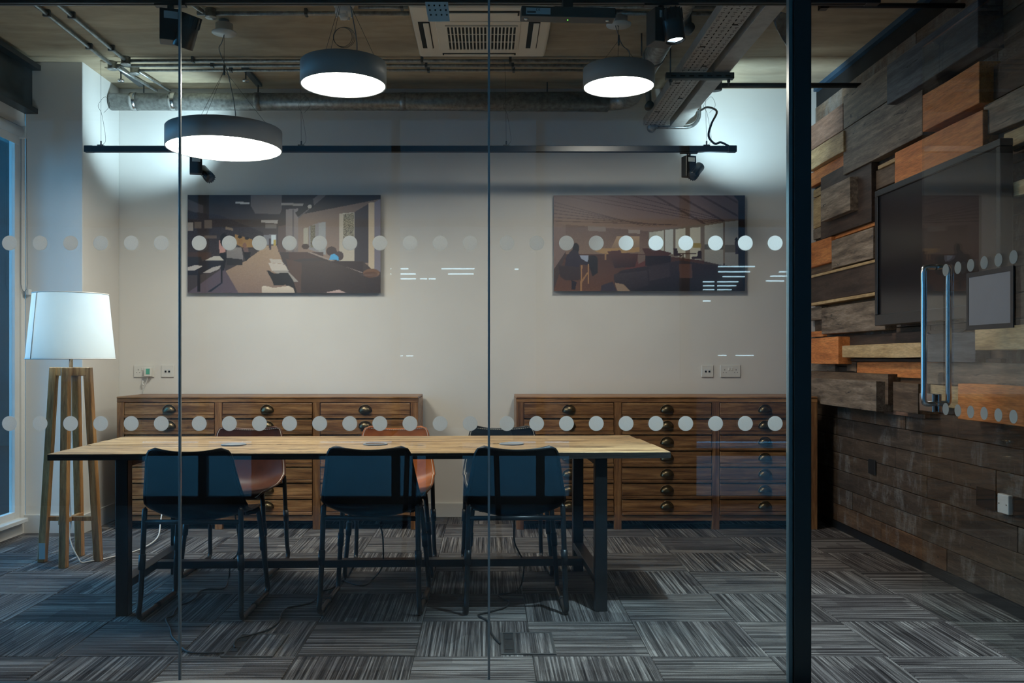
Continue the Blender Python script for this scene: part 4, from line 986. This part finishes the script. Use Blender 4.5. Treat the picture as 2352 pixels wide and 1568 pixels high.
for x in (.03,.385):
    B().tube([(x,0,-.035),(x,0,ZC-.012-2.905)], .005, 8).obj('rod', M_DARKSTEEL, st)
    B().lathe([(0,-.018),(.010,-.018),(.010,0),(0,0)], 6, (x,0,0), smooth=False).obj('nut', M_DARKSTEEL, st)
for i,(x,y,z) in enumerate(((1.13,4.98,3.05),(1.14,6.25,2.98))):
    t = thing('steel_gusset', ['teardrop steel clamp at the near part of the cable tray','steel clamp holding the tray above the small pendant'][i], 'bracket', (x,y,z), 0, 'tray clamps')
    B().tube([(0,0,0),(-.02,0,ZC-.012-z)], [.018,.030], 12).obj('arm', M_DARKSTEEL, t)
    B().lathe([(0,-.03),(.028,-.03),(.028,.03),(0,.03)], 18, axis='y').obj('knuckle', M_DARKSTEEL, t)
cr = thing('conduit', 'dark conduit from the cable trunking to the timber wall', 'conduit', (1.50,5.85,3.0))
B().tube([(.04,0,0),(.955,0,0)], .017, 14).obj('pipe', M_DARKSTEEL, cr)
B().lathe([(0,-.032),(.045,-.032),(.045,.032),(0,.032)], 22).obj('junction_box', M_DARKSTEEL, cr)
cr = thing('conduit', 'black bar from the front track end to the timber wall', 'conduit', (1.72,4.55,3.01))
B().tube([(0,0,0),(.72,0,0)], .013, 12).obj('pipe', M_BLACK, cr)
B().box(-.02,.02,-.02,.02,-.02,ZC-.012-3.01).obj('hanger', M_BLACK, cr)
cr = thing('conduit', 'bent steel conduit under the tray end on the back wall', 'conduit', (0,6.70,0))
z0 = px(1500,292,6.70).z
B().tube([(1.26,0,z0),(1.50,0,z0)]+[(1.50+.10*math.sin(math.radians(a)),0,z0+.10-.10*math.cos(math.radians(a))) for a in range(15,91,15)]+[(1.60,0,z0+.45)], .014, 12).obj('pipe', M_GALV, cr)
B().lathe([(0,-.035),(.034,-.035),(.034,.035),(0,.035)], 18, (1.245,0,z0), axis='y').obj('junction_box', M_GALV, cr)
B().box(1.565,1.635,-.02,.06,z0+.19,z0+.215).obj('saddle', M_GALV, cr)
fo = thing('foil_flap', 'torn piece of silver foil hanging from the ceiling beside the post', 'foil', tuple(px(1790,30,5.0)))
b = B(); q = [(-.035,0,.02),(.06,.02,.0),(.07,.03,-.15),(.05,.02,-.18),(-.01,.0,-.10),(-.045,-.01,-.03)]
b.poly(q, (0,.002,0)); bmesh.ops.triangulate(b.bm, faces=b.bm.faces[:]); bmesh.ops.subdivide_edges(b.bm, edges=b.bm.edges[:], cuts=2)
for v in b.bm.verts: v.co.y += random.uniform(-.006,.006)
b.obj('sheet', M_FOIL, fo); B().tube([(.01,.008,.015),(.015,.008,ZC-.012-fo.location.z)], .004, 6).obj('hook', M_DARKSTEEL, fo)

# ------------------------------------------------------------------ lighting tracks and spots
def spot(label, loc, axis, box_h, box_w, cyl_r, cyl_l, off, lens, energy, size, blend, track_h):
    """box hanging from the track, swivelling cylinder head pointing along axis"""
    r = thing('track_spotlight', label, 'spotlight', loc, 0, 'black track spotlights')
    B().box(-box_w*.75,box_w*.75,-.016,.016,-.008,0).obj('adapter', M_BLACK, r)
    B().tube([(0,0,-.005),(0,0,-.03)], .014, 10).obj('swivel', M_BLACK, r)
    bx = B().box(-box_w/2,box_w/2,-box_w*.42,box_w*.42,-.028-box_h,-.028, Matrix.Rotation(math.radians(18),3,'Z')).bevel(.002).obj('driver_box', M_BLACK, r)
    B().box(-box_w*.30,box_w*.35,-box_w*.425-.001,-box_w*.425,-.07,-.04, Matrix.Rotation(math.radians(18),3,'Z')).obj('type_label', M_LABEL, bx)
    ax = Vector(axis).normalized(); c = Vector(off); q = ax.to_track_quat('Z','Y').to_matrix()
    hd = B().lathe([(0,-cyl_l/2),(cyl_r*.9,-cyl_l/2),(cyl_r,-cyl_l/2+.006),(cyl_r,cyl_l/2),(cyl_r*.88,cyl_l/2),(cyl_r*.84,cyl_l/2-.012),(0,cyl_l/2-.012)], 28)
    for v in hd.bm.verts: v.co = q @ v.co + c
    head = hd.obj('head', M_BLACK, r)
    fn = B()
    for k in range(14):
        a = 2*PI*k/14; m = Matrix.Rotation(a,3,'Z')
        fn.box(cyl_r-.001,cyl_r+.003,-.0025,.0025,-cyl_l/2,-cyl_l/2+cyl_l*.35,m)
    for v in fn.bm.verts: v.co = q @ v.co + c
    fn.obj('heat_sink', M_BLACK, head)
    ln = B().lathe([(0,cyl_l/2-.010),(cyl_r*.80,cyl_l/2-.010)], 28, smooth=False)
    for v in ln.bm.verts: v.co = q @ v.co + c
    ln.obj('lens', lens, head)
    B().tube([tuple(c*.999),(0,0,-.028-box_h*.75)], cyl_r*.35, 10).obj('yoke', M_BLACK, r)
    if energy:
        l = bpy.data.lights.new('spot_beam','SPOT'); l.energy = energy; l.color = (.62,.86,1.0); l.spot_size = math.radians(size); l.spot_blend = blend; l.shadow_soft_size = cyl_r*.6
        o = put('spot_beam', l, r); p = c+ax*(cyl_l/2+.006); o.location = p; o.rotation_euler = ax.to_track_quat('-Z','Y').to_euler()
    return r
def track(label, x0, x1, y, z, wires):
    r = thing('lighting_track', label, 'light track', ((x0+x1)/2,y,z), 0, 'black lighting tracks')
    L = (x1-x0)/2
    B().box(-L,L,-.018,.018,-.021,.021).bevel(.003).obj('rail', M_BLACK, r)
    B().box(-L,L,-.006,.006,-.0215,-.0205).obj('slot', M_HOLE, r)
    for s in (-1,1): B().box(s*L-.03,s*L+.03,-.0195,.0195,-.0225,.0225).bevel(.003).obj('end_cap', M_BLACK, r)
    for x in wires:
        x -= (x0+x1)/2
        B().box(x-.022,x+.022,-.012,.012,.021,.029).obj('hanger_clip', M_STEEL, r)
        B().tube([(x,0,.029),(x,0,.055)], .005, 8).obj('gripper', M_DARKSTEEL, r)
        B().tube([(x,0,.05),(x-.01,.02,ZC-.012-z)], .0011, 5).obj('suspension_wire', M_DARKSTEEL, r)
        B().tube([(x+.008,0,.03),(x+.032,0,.06),(x+.02,0,.16),(x+.002,0,.25),(x-.02,0,.30),(x+.03,0,.36),(x+.06,0,.30),(x+.02,0,.25)], .0011, 5, smooth=4).obj('spare_wire', M_DARKSTEEL, r)
    return r
YT = 6.10
zt_ = px(900,342.5,YT).z
track('black lighting track hung along the back wall', px(205,342,YT).x, px(1681,342,YT).x, YT, zt_, [px(x,340,YT).x for x in (232,692,1163,1623)])
tc = B().tube([(1.60,6.66,zt_+.42),(1.612,6.5,zt_+.40),(1.615,6.25,zt_+.30),(1.545,6.12,zt_+.18),(1.52,6.10,zt_+.09),(1.56,6.09,zt_+.035),(1.60,6.09,zt_+.045),(1.655,6.10,zt_+.023)], .0075, 8, smooth=5)
tag(tc.obj('power_cable', M_RUBBER), 'black cable looping down from conduit to the rear track end', 'cable')
zb_ = zt_-.0225
tl = px(300,205,YB); sl_ = Vector((px(450,355,YT).x, YT, zb_)); off = Vector((.052,.062,-.135))
spot('rear track spotlight below the largest pendant, tilted up to the pillar corner', tuple(sl_), tl-(sl_+off), .12, .082, .034, .125, tuple(off), M_LENS, UP_W, 96, .85, 0)
tr_ = px(1775,175,YB); sr_ = Vector((px(1582,350,YT).x, YT, zb_)); off = Vector((.042,-.025,-.135))
spot('rear track spotlight near the cable tray, tilted up towards the timber wall', tuple(sr_), tr_-(sr_+off), .14, .078, .034, .125, tuple(off), M_LENS, UP_W, 96, .85, 0)
YF = 3.72; zf = px(1176,10,YF).z+.021
track('black lighting track across the top of the picture', -3.05, px(2003,10,YF).x, YF, zf, [-2.2,-.6,.5,1.4])
zq = zf-.0225
spot('front track spotlight left of the glass joint, its light off', (px(392,14,YF).x,YF,zq), Vector((-.35,.25,-.9)), .13, .085, .042, .135, (.072,-.01,-.115), M_HOLE, 0, 40, .3, 0)
spot('front track spotlight with a lit cool lens near the cable tray', (px(1518,14,YF).x,YF,zq), Vector((.12,-.03,-.99)), .14, .095, .042, .13, (.042,-.045,-.105), M_LENS, FRONT_W, 74, .6, 0)
# black driver box on the front track
dx0 = px(1196,30,3.66).x; dx1 = px(1412,30,3.66).x
dv = thing('emergency_unit', 'slim black emergency light box with a green indicator', 'emergency light', ((dx0+dx1)/2,3.66,2.60), math.radians(3.5))
w = (dx1-dx0)/2
dbm = plain('dark_taupe_metal', (.045,.042,.040), .5)
B().box(-w,w,-.03,.035,0,.042).bevel(.002).obj('body', dbm, dv)
B().box(-w+.018,-w+.118,-.0312,-.0300,.008,.034).obj('rating_label', M_LABEL, dv)
ce_ = B()
for q in range(2):
    x_ = -w+.060+.009*q
    ce_.box(x_,x_+.0014,-.0317,-.0311,.022,.031)
    for z_ in (.022,.0297): ce_.box(x_+.0014,x_+.006,-.0317,-.0311,z_,z_+.0014)
    if q: ce_.box(x_+.0014,x_+.005,-.0317,-.0311,.0258,.0272)
ce_.obj('rating_mark', M_INK, dv)
for a_,z_ in ((.022,.017),(.022,.012)): B().box(-w+a_,-w+a_+.036,-.0316,-.0310,z_,z_+.003).obj('print_line', M_INK, dv)
for s in (-w+.022,w-.028): B().lathe([(0,-.004),(.006,-.004),(.009,-.001),(.009,.001),(0,.001)], 16, (s,.0,0)).obj('emergency_lamp', M_STEEL, dv)
B().lathe([(0,-.002),(.0026,-.001),(.0028,.001)], 10, (-.0,.002,0)).obj('indicator', M_GREENLED, dv)
B().box(-.02,.02,-.01,.03,.042,zf-.021-2.60).obj('bracket', M_BLACK, dv)
wp = thing('perforated_plate', 'small white plate with round holes below the front track', 'plate', tuple(px(1004,10,3.66)), 0)
b = B().poly([(-.05,0,.01),(.045,0,.01),(.052,.012,-.066),(-.036,.012,-.066)], (0,.004,0)); b.obj('plate', M_WHITEPL, wp)
for k in range(3):
    for q in range(4):
        B().lathe([(0,-.0012),(.0036,-.0012),(.0036,.0005)], 10, (-.034+.022*q+.004*k,.0015+.0032*k,-.004-.018*k), axis='y').obj('hole', M_HOLE, wp)
B().box(-.02,.02,.001,.06,.005,.012).obj('bracket', M_BLACK, wp)
# roller blind
rb = thing('roller_blind', 'white roller blind tube with a bead chain beside the pillar', 'blind', (XL-.005,0,2.76))
B().tube([(0,3.62,0),(0,6.10,0)], .036, 20).obj('roll', M_WHITEPL, rb)
B().box(-.04,.045,6.10,6.119,-.045,.039).bevel(.004).obj('end_bracket', M_WHITEPL, rb)
B().box(-.006,.002,3.62,6.10,-.09,-.03).obj('hem_bar', M_WHITEPL, rb)
zc_ = px(48,670,6.12).z-2.76
B().tube([(.005,6.118,-.03),(.005,6.118,zc_+.05),(.015,6.118,zc_+.01),(.03,6.118,zc_),(.045,6.118,zc_+.02),(.05,6.118,zc_+.06),(.04,6.118,-.02)], .0022, 6).obj('bead_chain', M_GREYPL, rb)
B().box(.03,.055,6.125,6.165,zc_-.02,zc_+.02).bevel(.003).obj('chain_tensioner', M_WHITEPL, rb)
